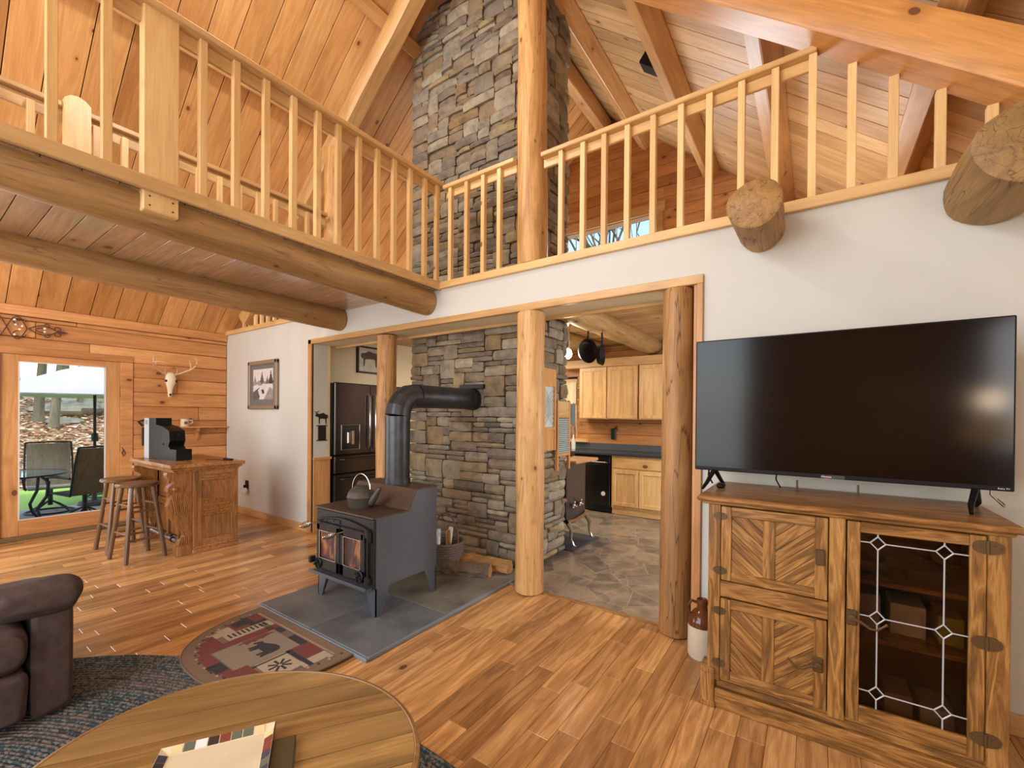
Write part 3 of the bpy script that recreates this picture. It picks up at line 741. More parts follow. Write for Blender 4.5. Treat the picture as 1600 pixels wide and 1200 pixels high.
while x < -4.75:
    h = min(.845, rl(x) - 2.785 - .28)
    if h > .06: mlink('baluster', BM3 if h > .84 else bal_mesh(h), l3, loc=(x + 6, -.02, 0))
    x += .178

# ================================================================== STONE CHIMNEY
ch = thing('stone_chimney', 'tall ledge-stone chimney rising through the house to the roof', 'chimney', (-3.05, 3.9, 0))
CX0, CX1, CY0, CY1 = -3.87, -2.235, 3.5, 4.3
part('core', MB().box(CX0 + .05, CX1 - .05, CY0 + .05, CY1, .03, 6.1), M_mortar, ch, 0)
def stone(w, h, d, seed):
    nx = max(2, min(5, int(w / .07) + 1)); nz = 2 if h < .09 else 3
    vs = []; fs = []; rr2 = random.Random(seed)
    def pt(i, k):
        u = i / nx; v = k / nz
        x = -w / 2 + w * u; z_ = -h / 2 + h * v; y = 0
        edge = (i in (0, nx)) + (k in (0, nz))
        if edge == 0: y = -rr2.uniform(.004, .026)
        else:
            y = rr2.uniform(.003, .010) if edge == 1 else .014
            x *= 1 - .0; 
        x += rr2.uniform(-.004, .004); z_ += rr2.uniform(-.004, .004) * (1 if h > .06 else .4)
        if edge == 2: x -= math.copysign(.003, x); z_ -= math.copysign(.003, z_)
        return (x, y, z_)
    for k in range(nz + 1):
        for i in range(nx + 1): vs.append(pt(i, k))
    W = nx + 1
    for k in range(nz):
        for i in range(nx): fs.append((k * W + i, k * W + i + 1, (k + 1) * W + i + 1, (k + 1) * W + i))
    ring = [i for i in range(W)] + [k * W + nx for k in range(1, nz + 1)] + [nz * W + i for i in range(nx - 1, -1, -1)] + [k * W for k in range(nz - 1, 0, -1)]
    o = len(vs)
    for q in ring: vs.append((vs[q][0], d, vs[q][2]))
    n = len(ring)
    for q in range(n): fs.append((ring[q], ring[(q + 1) % n], o + (q + 1) % n, o + q))
    return MB().add(vs, fs)
def pack(Wd, Hd, c, seed):
    rr2 = random.Random(seed); nx = int(round(Wd / c)); nz = int(round(Hd / c)); occ = [[0] * nx for _ in range(nz)]; out = []
    for k in range(nz):
        for i in range(nx):
            if occ[k][i]: continue
            hh = rr2.choices([1, 2, 3, 4], [.46, .38, .11, .05])[0]; ww = rr2.choices([3, 4, 5, 6, 7, 8], [.14, .2, .24, .2, .14, .08])[0]
            if hh >= 3: ww = min(ww, 5)
            hh = min(hh, nz - k); a = 0
            while a < ww and i + a < nx and not occ[k][i + a]: a += 1
            rem = 0
            while i + a + rem < nx and not occ[k][i + a + rem]: rem += 1
            if rem == 1: a += 1
            for q in range(1, hh):
                if any(occ[k + q][i + b_] for b_ in range(a)): hh = q; break
            for q in range(hh):
                for b_ in range(a): occ[k + q][i + b_] = 1
            out.append((i * c, k * c, a * c, hh * c))
    return out
cell = .052
front = [('f',) + s_ for s_ in pack(CX1 - CX0, 6.0, cell, 5)]
side = [('s',) + s_ for s_ in pack(CY1 - CY0, 5.9, cell, 9)]
cand = []
for s_ in front + side:
    fc, u, v, w_, h_ = s_
    zc = v + h_ / 2 + .03
    if fc == 'f':
        xc = CX0 + u + w_ / 2; yc = CY0
        if zc > min(rl(xc), rr(xc)) + .1: continue
        hid = (zc < .9 and xc < -2.75) or (xc < -3.7 and zc < 1.2)
    else:
        xc = CX1; yc = CY0 + u + w_ / 2
        if zc > min(rl(xc), rr(xc)) + .1: continue
        hid = False
    if 2.42 < zc < 2.74: hid = True
    dist = math.sqrt(xc ** 2 + yc ** 2 + (zc - 1.5) ** 2)
    cosf = abs(yc / dist) if fc == 'f' else abs(xc / dist)
    cand.append(((w_ * h_ * cosf / dist ** 2) * (0 if hid else 1), s_))
cand.sort(key=lambda q: -q[0])
rest = MB(); rr_ = []
for n_, (_, s_) in enumerate(cand):
    fc, u, v, w_, h_ = s_
    jog = R.uniform(-.016, .016)
    mb = stone(w_ - .006, h_ - .006, .07, n_)
    if fc == 'f': loc = (CX0 + u + w_ / 2, CY0 + jog, v + h_ / 2 + .03); rot = 0
    else: loc = (CX1 + jog, CY0 + u + w_ / 2 + .02, v + h_ / 2 + .03); rot = PI / 2
    if n_ < 300:
        o = mlink('stone', mb.mesh('stone', M_stone, 25), ch, loc=(loc[0] + 3.05, loc[1] - 3.9, loc[2]), rot=(0, 0, rot))
    else:
        M = Matrix.Translation(loc) @ Matrix.Rotation(rot, 4, 'Z'); n0 = len(rest.f)
        rest.add([M @ Vector(p) for p in mb.v], mb.f); rr_ += [R.random()] * (len(rest.f) - n0)
o = mlink('stones', rest.mesh('stones', M_stone, 25, Matrix.Translation((3.05, -3.9, 0)), rnd=rr_), ch); o['kind'] = 'stuff'

# ================================================================== HEARTH
he = thing('slate_hearth', 'raised grey slate hearth pad under the wood stove', 'hearth', (-2.87, 2.5, 0))
for (a, b_, c_, d_) in ((-3.52, -2.83, 1.67, 2.36), (-2.82, -2.22, 1.67, 2.36), (-3.52, -2.83, 2.37, 3.47), (-2.82, -2.22, 2.37, 3.47)):
    part('slate_tile', MB().box(a, b_ + .004, c_, d_ + .004, .001, .03, .004), M_slate, he)
part('slate_edge', MB().box(-2.22, -2.2, 1.67, 3.2, .0, .028, .006).box(-3.52, -2.2, 1.655, 1.67, 0, .024, .004), M_slateE, he)

# ================================================================== WOOD STOVE
st = thing('wood_stove', 'black steel wood stove with two glass doors on tapered legs', 'stove', (-2.955, 2.35, .03))
x0, x1 = -3.32, -2.59
prof = [(2.03, .235), (2.645, .235), (2.645, .90), (2.42, .90), (2.335, .745), (2.03, .745)]
part('firebox', MB().prism(prof, lambda a, b_, d_: (d_, a, b_), x0, x1), M_iron, st, 30)
prt = [(2.0, .745), (2.335, .745), (2.422, .902), (2.655, .902), (2.655, .912), (2.414, .912), (2.328, .757), (2.0, .757)]
part('top_plate', MB().prism(prt, lambda a, b_, d_: (d_, a, b_), x0 - .012, x1 + .004), M_ironTop, st, 30)
# front face frame and doors
part('door_surround', MB().box(x0, x1, 2.012, 2.03, .235, .74, .006), M_ironD, st)
arch = [(x0 + .03 + i / 14 * (x1 - x0 - .06), .655 + .045 * math.sin(PI * i / 14)) for i in range(15)]
part('arch_moulding', MB().tube([(a, 2.0, b_) for a, b_ in arch], .009, 6), M_ironD, st)
def door(xa, xb, nm):
    mb = MB()
    mb.box(xa, xa + .045, 1.985, 2.012, .275, .63, .005); mb.box(xb - .045, xb, 1.985, 2.012, .275, .63, .005)
    mb.box(xa, xb, 1.985, 2.012, .275, .36, .005); mb.box(xa, xb, 1.985, 2.012, .58, .645, .005)
    dd = part('stove_door', mb, M_ironD, st)
    part('door_glass', MB().box(xa + .045, xb - .045, 1.996, 2.004, .36, .58), M_fire, dd, 0, label='smoky glass with fire behind')
    part('glass_trim', MB().tube([(xa + .047, 1.983, .362), (xb - .047, 1.983, .362), (xb - .047, 1.983, .578), (xa + .047, 1.983, .578)], .004, 5, closed=True), M_nickel, dd)
    return dd
xm = (x0 + x1) / 2 - .01
d1 = door(x0 + .045, xm - .004, 'l'); d2 = door(xm + .004, x1 - .075, 'r')
def spring(mb, p, dx, dz, dy=-.02):
    pts = []
    ax = V(dx, dy, dz); an0 = ax.normalized(); u = an0.cross(V(0, 0, 1)).normalized(); q = an0.cross(u)
    for i in range(110):
        t_ = i / 109; r_ = .021 * math.sin(PI * min(1, t_ * .98 + .01)) ** .7 + .004
        an = t_ * 2 * PI * 8
        pts.append(V(*p) + ax * t_ + (u * math.cos(an) + q * math.sin(an)) * r_)
    mb.tube(pts, .0034, 5)
h1 = MB().tube([(x0 + .09, 2.0, .64), (x0 + .07, 1.96, .64), (x0 + .045, 1.94, .635)], .006, 6); spring(h1, (x0 + .045, 1.94, .635), -.045, -.02, -.07)
part('spring_handle', h1, M_nickel, st, label='chrome coil spring handle')
h2 = MB().tube([(xm + .06, 1.99, .615), (xm + .05, 1.95, .61), (xm + .03, 1.93, .605)], .006, 6); spring(h2, (xm + .03, 1.93, .605), -.05, -.02, -.075)
part('spring_handle', h2, M_nickel, st, label='chrome coil spring handle')
for xx in (x0 + .075, x1 - .13):
    kn = MB()
    kn.lathe([(.045, 0), (.045, .008), (.04, .012), (.038, .006), (.03, .006), (.0, .006)], (0, 0, 0), 20)
    for q in range(6):
        a = q * PI / 3; kn.cyl((0, 0, .012), (math.cos(a) * .04, math.sin(a) * .04, .012), .005, n=5)
    kn.cyl((0, 0, 0), (0, 0, .03), .007); kn.ball((0, 0, .033), .012, 10, 6)
    M = Matrix.Translation((xx, 1.985, .315)) @ Matrix.Rotation(PI / 2, 4, 'X')
    kn.v = [tuple(M @ Vector(p)) for p in kn.v]
    part('air_damper', kn, M_ironD, st)
hg = MB().cyl((x1 - .045, 1.99, .28), (x1 - .045, 1.99, .65), .008)
for zz in (.3, .64): hg.box(x1 - .07, x1 - .025, 1.975, 2.012, zz - .025, zz + .02, .006); hg.cyl((x1 - .045, 1.985, zz - .03), (x1 - .045, 1.985, zz + .03), .014, n=8)
hg.box(x1 - .075, x1 - .06, 1.97, 2.01, .57, .65, .004); hg.box(x1 - .035, x1 - .02, 1.97, 2.01, .57, .65, .004)
part('hinge', hg, M_ironD, st)
part('ash_lip', MB().box(x0 - .01, x1 - .02, 1.955, 2.03, .232, .245, .003).box(x0 - .01, x1 - .02, 1.95, 1.96, .232, .258, .003), M_iron, st)
part('draft_latch', MB().box(x0 - .035, x0, 1.96, 2.01, .30, .35, .006), M_ironD, st)
for (lx, ly, sx, sy) in ((x0 + .03, 2.06, 1, 1), (x1 - .03, 2.06, -1, 1), (x0 + .03, 2.61, 1, -1), (x1 - .03, 2.61, -1, -1)):
    mb = MB()
    for ax in (0, 1):
        w0, w1 = .13, .05
        if ax == 0: vs = [(0, 0, .235), (sx * w0, 0, .235), (sx * w1, 0, .032), (0, 0, .032)]
        else: vs = [(0, 0, .235), (0, sy * w0, .235), (0, sy * w1, .032), (0, 0, .032)]
        th = (0, sy * .008, 0) if ax == 0 else (sx * .008, 0, 0)
        ox = lx - sx * .03; oy = ly - sy * .03
        A = [(ox + p[0], oy + p[1], p[2]) for p in vs]; B_ = [(p[0] + th[0], p[1] + th[1], p[2]) for p in A]
        mb.add(A + B_, [(0, 1, 2, 3), (7, 6, 5, 4), (0, 4, 5, 1), (1, 5, 6, 2), (2, 6, 7, 3), (3, 7, 4, 0)])
    part('leg', mb, M_iron, st, 0)
def text(name, s, size, loc, rot, mat, parent=None, extr=.001, align='CENTER'):
    cu = bpy.data.curves.new(name, 'FONT'); cu.body = s; cu.size = size; cu.extrude = extr; cu.align_x = align; cu.resolution_u = 2
    o = bpy.data.objects.new(name + '_tmp', cu); COL.objects.link(o)
    dg = bpy.context.evaluated_depsgraph_get(); me = bpy.data.meshes.new_from_object(o.evaluated_get(dg))
    bpy.data.objects.remove(o); me.materials.clear(); me.materials.append(mat)
    M = Matrix.Translation(loc) @ (Matrix.Rotation(rot[2], 4, 'Z') @ Matrix.Rotation(rot[1], 4, 'Y') @ Matrix.Rotation(rot[0], 4, 'X'))
    if parent is not None: M = ROOTM[parent.name].inverted() @ M
    me.transform(M)
    return mlink(name, me, parent)
text('door_lettering', 'AMERICAN', .042, (x0 + .22, 2.008, .652), (PI / 2, 0, 0), M_iron, st, .006)
# stove pipe
px, py = -2.95, 2.53; r_ = .106
pp = thing('stove_pipe', 'black stove pipe bending from the stove top into the chimney', 'pipe', (px, py, .912))
part('vertical_section', MB().cyl((px, py, .912), (px, py, 1.49), r_, n=28), M_pipe, pp)
part('base_collar', MB().cyl((px, py, .912), (px, py, .96), r_ + .006, n=28).cyl((px, py, 1.46), (px, py, 1.475), r_ + .003, n=28), M_pipe, pp)
eb = MB(); el = [(px, py, 1.49)]
Rb = .18
for i in range(1, 4):
    a = PI / 2 * i / 4
    el.append((px, py + Rb * (1 - math.cos(a)) * 1.0, 1.49 + Rb * math.sin(a)))
el.append((px + .01, py + Rb + .02, 1.49 + Rb))
eb.tube(el, r_ + .002, 28)
part('elbow', eb, M_pipe, pp, 12)
part('horizontal_section', MB().cyl((px + .01, py + Rb + .02, 1.67), (px + .03, 3.52, 1.67), r_, n=28), M_pipe, pp)
part('thimble', MB().cyl((px + .03, 3.43, 1.67), (px + .03, 3.53, 1.67), r_ + .008, n=28).box(px - .12, px + .2, 3.455, 3.52, 1.775, 1.82, .004), M_blackM, pp)
part('rivet', MB().ball((px + .1, py - .035, 1.42), .005, 6, 4).ball((px + .09, py - .05, 1.3), .004, 6, 4), M_chrome, pp)
# kettle
kt = thing('cast_iron_kettle', 'brown cast iron kettle standing on the wood stove', 'kettle', (-2.985, 2.19, .757))
part('body', MB().lathe([(.0, 0), (.088, 0), (.098, .02), (.106, .075), (.112, .085), (.106, .095), (.1, .12), (.075, .15), (.05, .163), (.048, .168)], (-2.985, 2.19, .757), 28), M_kettle, kt)
part('lid', MB().lathe([(.05, .165), (.052, .171), (.03, .178), (.0, .18)], (-2.985, 2.19, .757), 20).tube([(-3.0, 2.19, .935), (-3.0, 2.19, .955), (-2.97, 2.19, .955), (-2.97, 2.19, .935)], .004, 6), M_kettle, kt)
part('spout', MB().tube([(-2.9, 2.215, .80), (-2.86, 2.225, .85), (-2.825, 2.235, .905), (-2.81, 2.24, .915)], [.035, .027, .018, .016], 12), M_kettle, kt)
hd = [(-2.985 + .085 * math.cos(a), 2.19 + .02 * math.cos(a), .905 + .12 * math.sin(a)) for a in [PI * i / 12 for i in range(13)]]
part('bail_handle', MB().tube(hd, .004, 6), M_nickel, kt)

# ================================================================== BASKET, LOGS
bk = thing('wicker_basket', 'round wicker basket of kindling and papers behind the stove', 'basket', (-2.93, 3.12, .03))
mb = MB()
for i in range(11):
    z_ = .045 + i * .023; rad = .14 + .03 * (i / 10)
    mb.tube([(-2.93 + (rad + .005 * math.sin(a * 12 + i * PI)) * math.cos(a), 3.12 + (rad + .005 * math.sin(a * 12 + i * PI)) * math.sin(a), z_) for a in [2 * PI * q / 48 for q in range(48)]], .0125, 6, closed=True)
part('basket_wall', mb, plain('wicker', srgb(112, 96, 86), .8, bump=.6, scale=120, var=.35), bk)
part('basket_base', MB().lathe([(0, .0), (.14, 0), (.14, .03), (0, .03)], (-2.93, 3.12, .032), 24), M_mortar, bk)
hh = [(-2.93 + .16 * math.cos(a), 3.12, .29 + .26 * math.sin(a)) for a in [PI * i / 14 for i in range(15)]]
part('basket_handle', MB().tube(hh, .008, 6), plain('cane', srgb(112, 76, 62), .6), bk)
for i in range(9):
    a = i * 2.1; rr3 = .03 + .09 * ((i * 37) % 10) / 10
    bx, by = -2.93 + rr3 * math.cos(a), 3.12 + rr3 * math.sin(a)
    tx, ty = R.uniform(-.05, .09), R.uniform(-.05, .02)
    if i % 3 == 0: o = part('kindling_stick', MB().cyl((bx, by, .08), (bx + tx, by + ty, .38), .016, n=8), M_rust, None)
    else: o = part('rolled_paper', MB().cyl((bx, by, .08), (bx + tx, by + ty, .36 + .04 * (i % 2)), .02, n=10), M_paper, None)
    tag(o, 'rolled white paper sticking up in the wicker basket' if i % 3 else 'split kindling stick standing in the wicker basket', 'paper' if i % 3 else 'firewood', 'rolled papers in the basket' if i % 3 else 'kindling in the basket')
def splitlog(label, p0, p1, r, seed, mats):
    mb = MB(); p0 = Vector(p0); p1 = Vector(p1); t = (p1 - p0).normalized(); u = t.cross(V(0, 0, 1)).normalized(); q = t.cross(u)
    n = 22; N = 22; vs = []; L = (p1 - p0).length
    for i in range(N + 1):
        f = i / N
        for k in range(n):
            a = 2 * PI * k / n; rad = r * (1 + .35 * noise.noise(V(math.cos(a) * 1.5, math.sin(a) * 1.5, f * 3 + seed)) + .3 * noise.noise(V(math.cos(a) * 4, math.sin(a) * 4, f * 5 + seed)) + .12 * noise.noise(V(math.cos(a) * 9, math.sin(a) * 9, f * 22 + seed)))
            if math.sin(a) < -.45: rad *= .85
            vs.append(p0 + t * L * f + u * math.cos(a) * rad + q * math.sin(a) * rad)
    fs = []
    for i in range(N):
        for k in range(n):
            fs.append((i * n + k, i * n + (k + 1) % n, (i + 1) * n + (k + 1) % n, (i + 1) * n + k)); 
    mb.add(vs, fs); mb.mi = 1; mb.add([vs[k] for k in range(n)], [tuple(range(n))]); mb.add([vs[N * n + k] for k in range(n)], [tuple(range(n))])
    return tag(part('firewood_log', mb, mats, None, 30), label, 'firewood')
splitlog('bark-covered firewood log lying in front on the hearth', (-2.83, 3.0, .085), (-2.40, 3.14, .085), .066, 3, [M_bark, M_rust])
splitlog('orange split firewood log lying behind against the chimney', (-2.83, 3.22, .10), (-2.31, 3.33, .085), .07, 8, [M_rust, M_rust])

# ================================================================== FRIDGE AND KITCHEN
fg = thing('refrigerator', 'tall black stainless french-door refrigerator beside the log post', 'refrigerator', (-5.45, 3.93, 0))
part('cabinet', MB().box(-5.77, -5.22, 3.36, 4.5, .03, 1.92, .006), M_appl, fg)
def fdoor(nm, ya, yb, za, zb): return part(nm, MB().box(-5.215, -5.15, ya, yb, za, zb, .012), M_ss, fg)
fd1 = fdoor('fridge_door', 3.365, 3.93, .96, 1.925); fd2 = fdoor('fridge_door', 3.937, 4.5, .96, 1.925)
dr1 = fdoor('fridge_drawer', 3.365, 4.5, .71, .95); dr2 = fdoor('fridge_drawer', 3.365, 4.5, .06, .70)
for yy, dd in ((3.885, fd1), (3.98, fd2)):
    part('fridge_handle', MB().tube([(-5.15, yy, 1.03), (-5.11, yy, 1.06), (-5.10, yy, 1.4), (-5.11, yy, 1.76), (-5.15, yy, 1.79)], .013, 10), M_chrome, dd)
for zz, dd in ((.9, dr1), (.64, dr2)):
    part('fridge_handle', MB().tube([(-5.15, 3.45, zz), (-5.105, 3.48, zz), (-5.105, 4.38, zz), (-5.15, 4.41, zz)], .012, 8), M_ss, dd)
dp = part('dispenser', MB().box(-5.152, -5.142, 3.46, 3.74, 1.03, 1.36, .004), M_appl, fd1)
part('dispenser_trim', MB().tube([(-5.141, 3.46, 1.03), (-5.141, 3.46, 1.36), (-5.141, 3.74, 1.36), (-5.141, 3.74, 1.03)], .004, 6, closed=True).cyl((-5.13, 3.56, 1.12), (-5.13, 3.56, 1.26), .028, n=12).box(-5.145, -5.12, 3.60, 3.64, 1.1, 1.28), M_nickel, fd1)
# moose picture
def moose_poly(s=1.0):
    return [(-.5, .05), (-.46, .16), (-.3, .2), (-.12, .3), (.05, .25), (.2, .22), (.32, .24), (.46, .2), (.5, .1), (.42, .04), (.3, .06), (.24, -.02), (.22, -.42), (.17, -.42), (.15, -.1), (.05, -.06), (-.2, -.08), (-.3, -.1), (-.33, -.42), (-.38, -.42), (-.38, -.08), (-.46, -.04)]
mp = thing('moose_picture', 'framed moose print on the cream wall above the fridge', 'picture', (-5.79, 4.42, 2.35))
part('frame', MB().box(-5.8, -5.76, 4.15, 4.175, 2.16, 2.56).box(-5.8, -5.76, 4.66, 4.685, 2.16, 2.56).box(-5.8, -5.76, 4.15, 4.685, 2.15, 2.175).box(-5.8, -5.76, 4.15, 4.685, 2.545, 2.57), M_blackM, mp, 0)
part('print', MB().box(-5.8, -5.775, 4.17, 4.67, 2.17, 2.55), plain('sepia_print', srgb(196, 188, 168), .6, var=.15, scale=12), mp, 0)
part('printed_moose', MB().prism([(a * .42, b_ * .34) for a, b_ in moose_poly()], lambda a, b_, d_: (d_, 4.42 + a, 2.4 + b_), -5.774, -5.772), plain('sepia_ink', srgb(84, 74, 62), .7), mp, 0)
# moose hook
mh = thing('moose_hook', 'black iron moose hook on the narrow wall by the fridge', 'hook', (-5.19, 3.21, 1.35))
part('moose_silhouette', MB().prism([(-a * .17, b_ * .2) for a, b_ in moose_poly()], lambda a, b_, d_: (d_, 3.21 + a, 1.46 + b_), -5.2, -5.192), M_ironD, mh, 0)
part('antlers', MB().tube([(-5.196, 3.14, 1.5), (-5.19, 3.125, 1.53), (-5.18, 3.11, 1.535)], .005, 6).tube([(-5.196, 3.14, 1.5), (-5.19, 3.15, 1.535), (-5.18, 3.165, 1.54)], .005, 6), M_ironD, mh)
part('plaque', MB().box(-5.2, -5.19, 3.16, 3.27, 1.17, 1.35, .003).cyl((-5.195, 3.14, 1.355), (-5.195, 3.29, 1.355), .006).cyl((-5.195, 3.14, 1.165), (-5.195, 3.29, 1.165), .006), M_ironD, mh)

# base cabinets
def shaker(mb_parent, nm, xa, xb, za, zb, Y, knob=None):
    mb = MB(); s_ = .055
    mb.box(xa, xa + s_, Y - .02, Y, za, zb, .003); mb.box(xb - s_, xb, Y - .02, Y, za, zb, .003)
    mb.box(xa + s_, xb - s_, Y - .02, Y, za, za + s_, .003); mb.box(xa + s_, xb - s_, Y - .02, Y, zb - s_, zb, .003)
    mb.box(xa + s_, xb - s_, Y - .006, Y - .002, za + s_, zb - s_)
    return part(nm, mb, M_mapleZ, mb_parent)
for i, (xa, xb, lb) in enumerate([(-2.555, -1.685, 'maple base cabinet right of the black dishwasher'), (-1.68, -.81, 'maple base cabinet half hidden by the right log post')]):
    c = thing('base_cabinet', lb, 'cabinet', ((xa + xb) / 2, 6.7, 0))
    part('body', MB().box(xa, xb, 6.42, 6.96, .1, .9).box(xa, xb, 6.48, 6.96, 0, .1), M_mapleZ, c, 0)
    xm_ = (xa + xb) / 2
    part('drawer', MB().box(xa + .02, xb - .01, 6.4, 6.42, .715, .87, .004), M_mapleX, c)
    shaker(c, 'cabinet_door', xa + .02, xm_ - .005, .14, .69, 6.41); shaker(c, 'cabinet_door', xm_ + .005, xb - .01, .14, .69, 6.41)
    part('toe_trim', MB().box(xa, xb, 6.44, 6.46, 0, .1, .004), M_mapleX, c)
dw = thing('dishwasher', 'black dishwasher under the dark counter', 'dishwasher', (-2.88, 6.7, 0))
part('body', MB().box(-3.19, -2.565, 6.43, 6.96, .02, .9), M_appl, dw, 0)
part('door_panel', MB().box(-3.18, -2.575, 6.395, 6.43, .12, .76, .008), M_appl, dw)
part('control_panel', MB().box(-3.18, -2.575, 6.395, 6.43, .77, .9, .008), M_black, dw)
part('handle', MB().tube([(-3.14, 6.395, .79), (-3.13, 6.36, .79), (-2.63, 6.36, .79), (-2.62, 6.395, .79)], .01, 8), M_nickel, dw)
part('sticker', MB().cyl((-2.68, 6.394, .3), (-2.68, 6.39, .3), .035, n=16), M_paper, dw, 0)
ct = thing('countertop', 'dark stone countertop along the kitchen back wall', 'countertop', (-2, 6.7, .9))
part('slab', MB().box(-5.0, 1.8, 6.37, 6.96, .902, .94, .006), plain('dark_laminate', srgb(62, 66, 72), .18, var=.12, scale=30), ct)
part('backsplash', MB().box(-5.0, 1.8, 6.945, 6.968, .94, 1.05, .003), plain('dark_splash', srgb(86, 90, 94), .3, var=.12, scale=30), ct)
ub = thing('upper_cabinets_left', '', 'cabinet') if False else None
for i, (xa, xb, lb) in enumerate([(-3.24, -2.755, 'maple wall cabinet beside the kitchen window'), (-2.75, -2.245, 'middle maple wall cabinet left of the dark seam'), (-2.225, -1.72, 'maple wall cabinet right of the dark seam'), (-1.715, -1.2, 'maple wall cabinet hidden behind the right log post')]):
    c = thing('wall_cabinet', lb, 'cabinet', ((xa + xb) / 2, 6.85, 1.46))
    part('body', MB().box(xa, xb, 6.68, 6.96, 1.46, 2.31), M_mapleZ, c, 0)
    shaker(c, 'cabinet_door', xa + .008, xb - .008, 1.475, 2.3, 6.68)
    part('centre_stile', MB().box((xa + xb) / 2 - .012, (xa + xb) / 2 + .012, 6.664, 6.675, 1.53, 2.245), M_mapleZ, c)
cc = thing('soffit_board', 'pine board running above the maple wall cabinets', 'board', (-2, 6.8, 2.35))
part('board', MB().box(-3.6, 1.8, 6.68, 6.96, 2.315, 2.45, .004), M_mapleX, cc)
wc = part('wall_clip', MB().box(-2.78, -2.70, 6.93, 6.966, 1.12, 1.3, .008).tube([(-2.72, 6.95, 1.3), (-2.68, 6.94, 1.34), (-2.67, 6.94, 1.26)], .012, 6), M_ironD); tag(wc, 'small black iron bracket on the boards above the counter', 'bracket')
# valance curtain and window things
vc = MB(); n = 40
vs = []
for i in range(n + 1):
    xx = -4.32 + i / n * .9; yy = 6.9 + .012 * math.sin(i * 1.3)
    vs += [(xx, yy, 2.1), (xx, yy, 1.72 + .025 * abs(math.sin(i * .8)))]
vc.add(vs + [(a, b_ + .003, c_) for a, b_, c_ in vs], [(2 * i, 2 * i + 1, 2 * i + 3, 2 * i + 2) for i in range(n)] + [(2 * i + 2 * n + 2, 2 * i + 2 * n + 4, 2 * i + 2 * n + 5, 2 * i + 2 * n + 3) for i in range(n)])
tag(part('lace_valance', vc, plain('lace', srgb(238, 226, 190), .9)), 'cream lace valance across the top of the kitchen window', 'curtain')
tag(part('glass_bottle', MB().lathe([(.0, 0), (.035, 0), (.038, .1), (.03, .16), (.014, .2), (.014, .25), (.0, .25)], (-3.38, 6.75, .94), 16), plain('pale_glass', srgb(226, 224, 214), .1)), 'pale glass bottle on the counter below the window', 'bottle')
tag(part('patterned_bottle', MB().lathe([(.0, 0), (.06, 0), (.065, .18), (.05, .26), (.03, .3), (.0, .31)], (-3.5, 6.93, 1.112), 16), plain('brown_jar', srgb(150, 110, 84), .4, var=.4, scale=30)), 'brown patterned jar on the kitchen window sill', 'jar')
# bulb lamp
bl = thing('ceiling_lamp', 'bare glowing bulb under the kitchen ceiling beside the chimney', 'lamp', (-2.58, 4.98, 2.68))
part('canopy', MB().lathe([(.0, 0), (.06, 0), (.02, -.03), (.015, -.2), (.03, -.22), (.03, -.3), (.0, -.3)], (-2.58, 4.98, 2.68), 16), M_nickel, bl)
part('bulb', MB().ball((-2.58, 4.98, 2.3), .05, 16, 10, (1, 1, 1.35)), plain('bulb_glow', (1, .9, .7, 1), .3, emit=(1, .88, .66, 1), estr=14), bl)
light('bulb_light', 'POINT', (-2.58, 4.9, 2.2), 22, (1, .85, .62), radius=.06)
# skillets
def skillet(lb, c, r, rz, tilt, hook):
    s_ = thing('skillet', lb, 'pan', c, rz, None)
    M = Matrix.Rotation(PI / 2, 4, 'X')
    part('pan', MB().lathe([(.0, 0), (r * .82, 0), (r, .05), (r * .97, .052), (r * .79, .006), (.0, .006)], (0, 0, 0), 28, M), M_ironD, s_, local=True)
    part('pan_face', MB().lathe([(.0, -.001), (r * .78, -.001), (r * .78, .0), (0, 0)], (0, 0, 0), 28, M), plain('pan_bottom', srgb(120, 116, 104), .45, .5), s_, local=True)
    part('handle', MB().tube([(0, -.04, r * .95), (0, -.045, r + .05), (0, -.04, r + .12)], [.016, .01, .013], 8), M_ironD, s_, local=True)
    part('hook', MB().tube([(0, -.04, r + .1), (0, -.05, r + .15), (0, -.03, hook)], .004, 6), M_ironD, s_, local=True)
skillet('left cast iron pan hanging from the kitchen ceiling log', (-2.16, 4.6, 2.25), .14, math.radians(65), 0, .26)
skillet('right cast iron pan hanging from the kitchen ceiling log', (-2.03, 4.66, 2.21), .128, math.radians(100), 0, .3)
# range
rg = thing('vintage_range', 'black vintage kitchen range with nickel knobs and curved legs', 'range', (-2.7, 4.7, 0))
part('range_body', MB().box(-3.15, -2.3, 4.43, 4.93, .28, .96, .008), M_range, rg)
part('top_slab', MB().box(-3.2, -2.16, 4.40, 5.0, .965, 1.0, .01), plain('range_top_edge', srgb(196, 146, 104), .35), rg)
part('burner_grate', MB().tube([(-2.8, 4.55, 1.02), (-2.45, 4.55, 1.02), (-2.45, 4.85, 1.02), (-2.8, 4.85, 1.02)], .01, 6, closed=True).cyl((-2.62, 4.5, 1.02), (-2.62, 4.9, 1.02), .01).cyl((-2.85, 4.7, 1.02), (-2.4, 4.7, 1.02), .01).cyl((-2.62, 4.7, 1.0), (-2.62, 4.7, 1.03), .05), M_ironD, rg)
part('nickel_skirt', MB().tube([(-2.29, 4.42, .30), (-2.28, 4.6, .285), (-2.28, 4.8, .3), (-2.29, 4.95, .33)], .025, 8), M_nickel, rg)
for yy in (4.55, 4.72):
    part('knob', MB().ball((-2.27, yy, .47), .028, 12, 8).tube([(-2.3, yy, .47), (-2.26, yy, .47)], .012, 8).ball((-2.255, yy + .04, .455), .016, 8, 6).ball((-2.255, yy - .04, .455), .016, 8, 6).ball((-2.255, yy, .51), .016, 8, 6), M_nickel, rg)
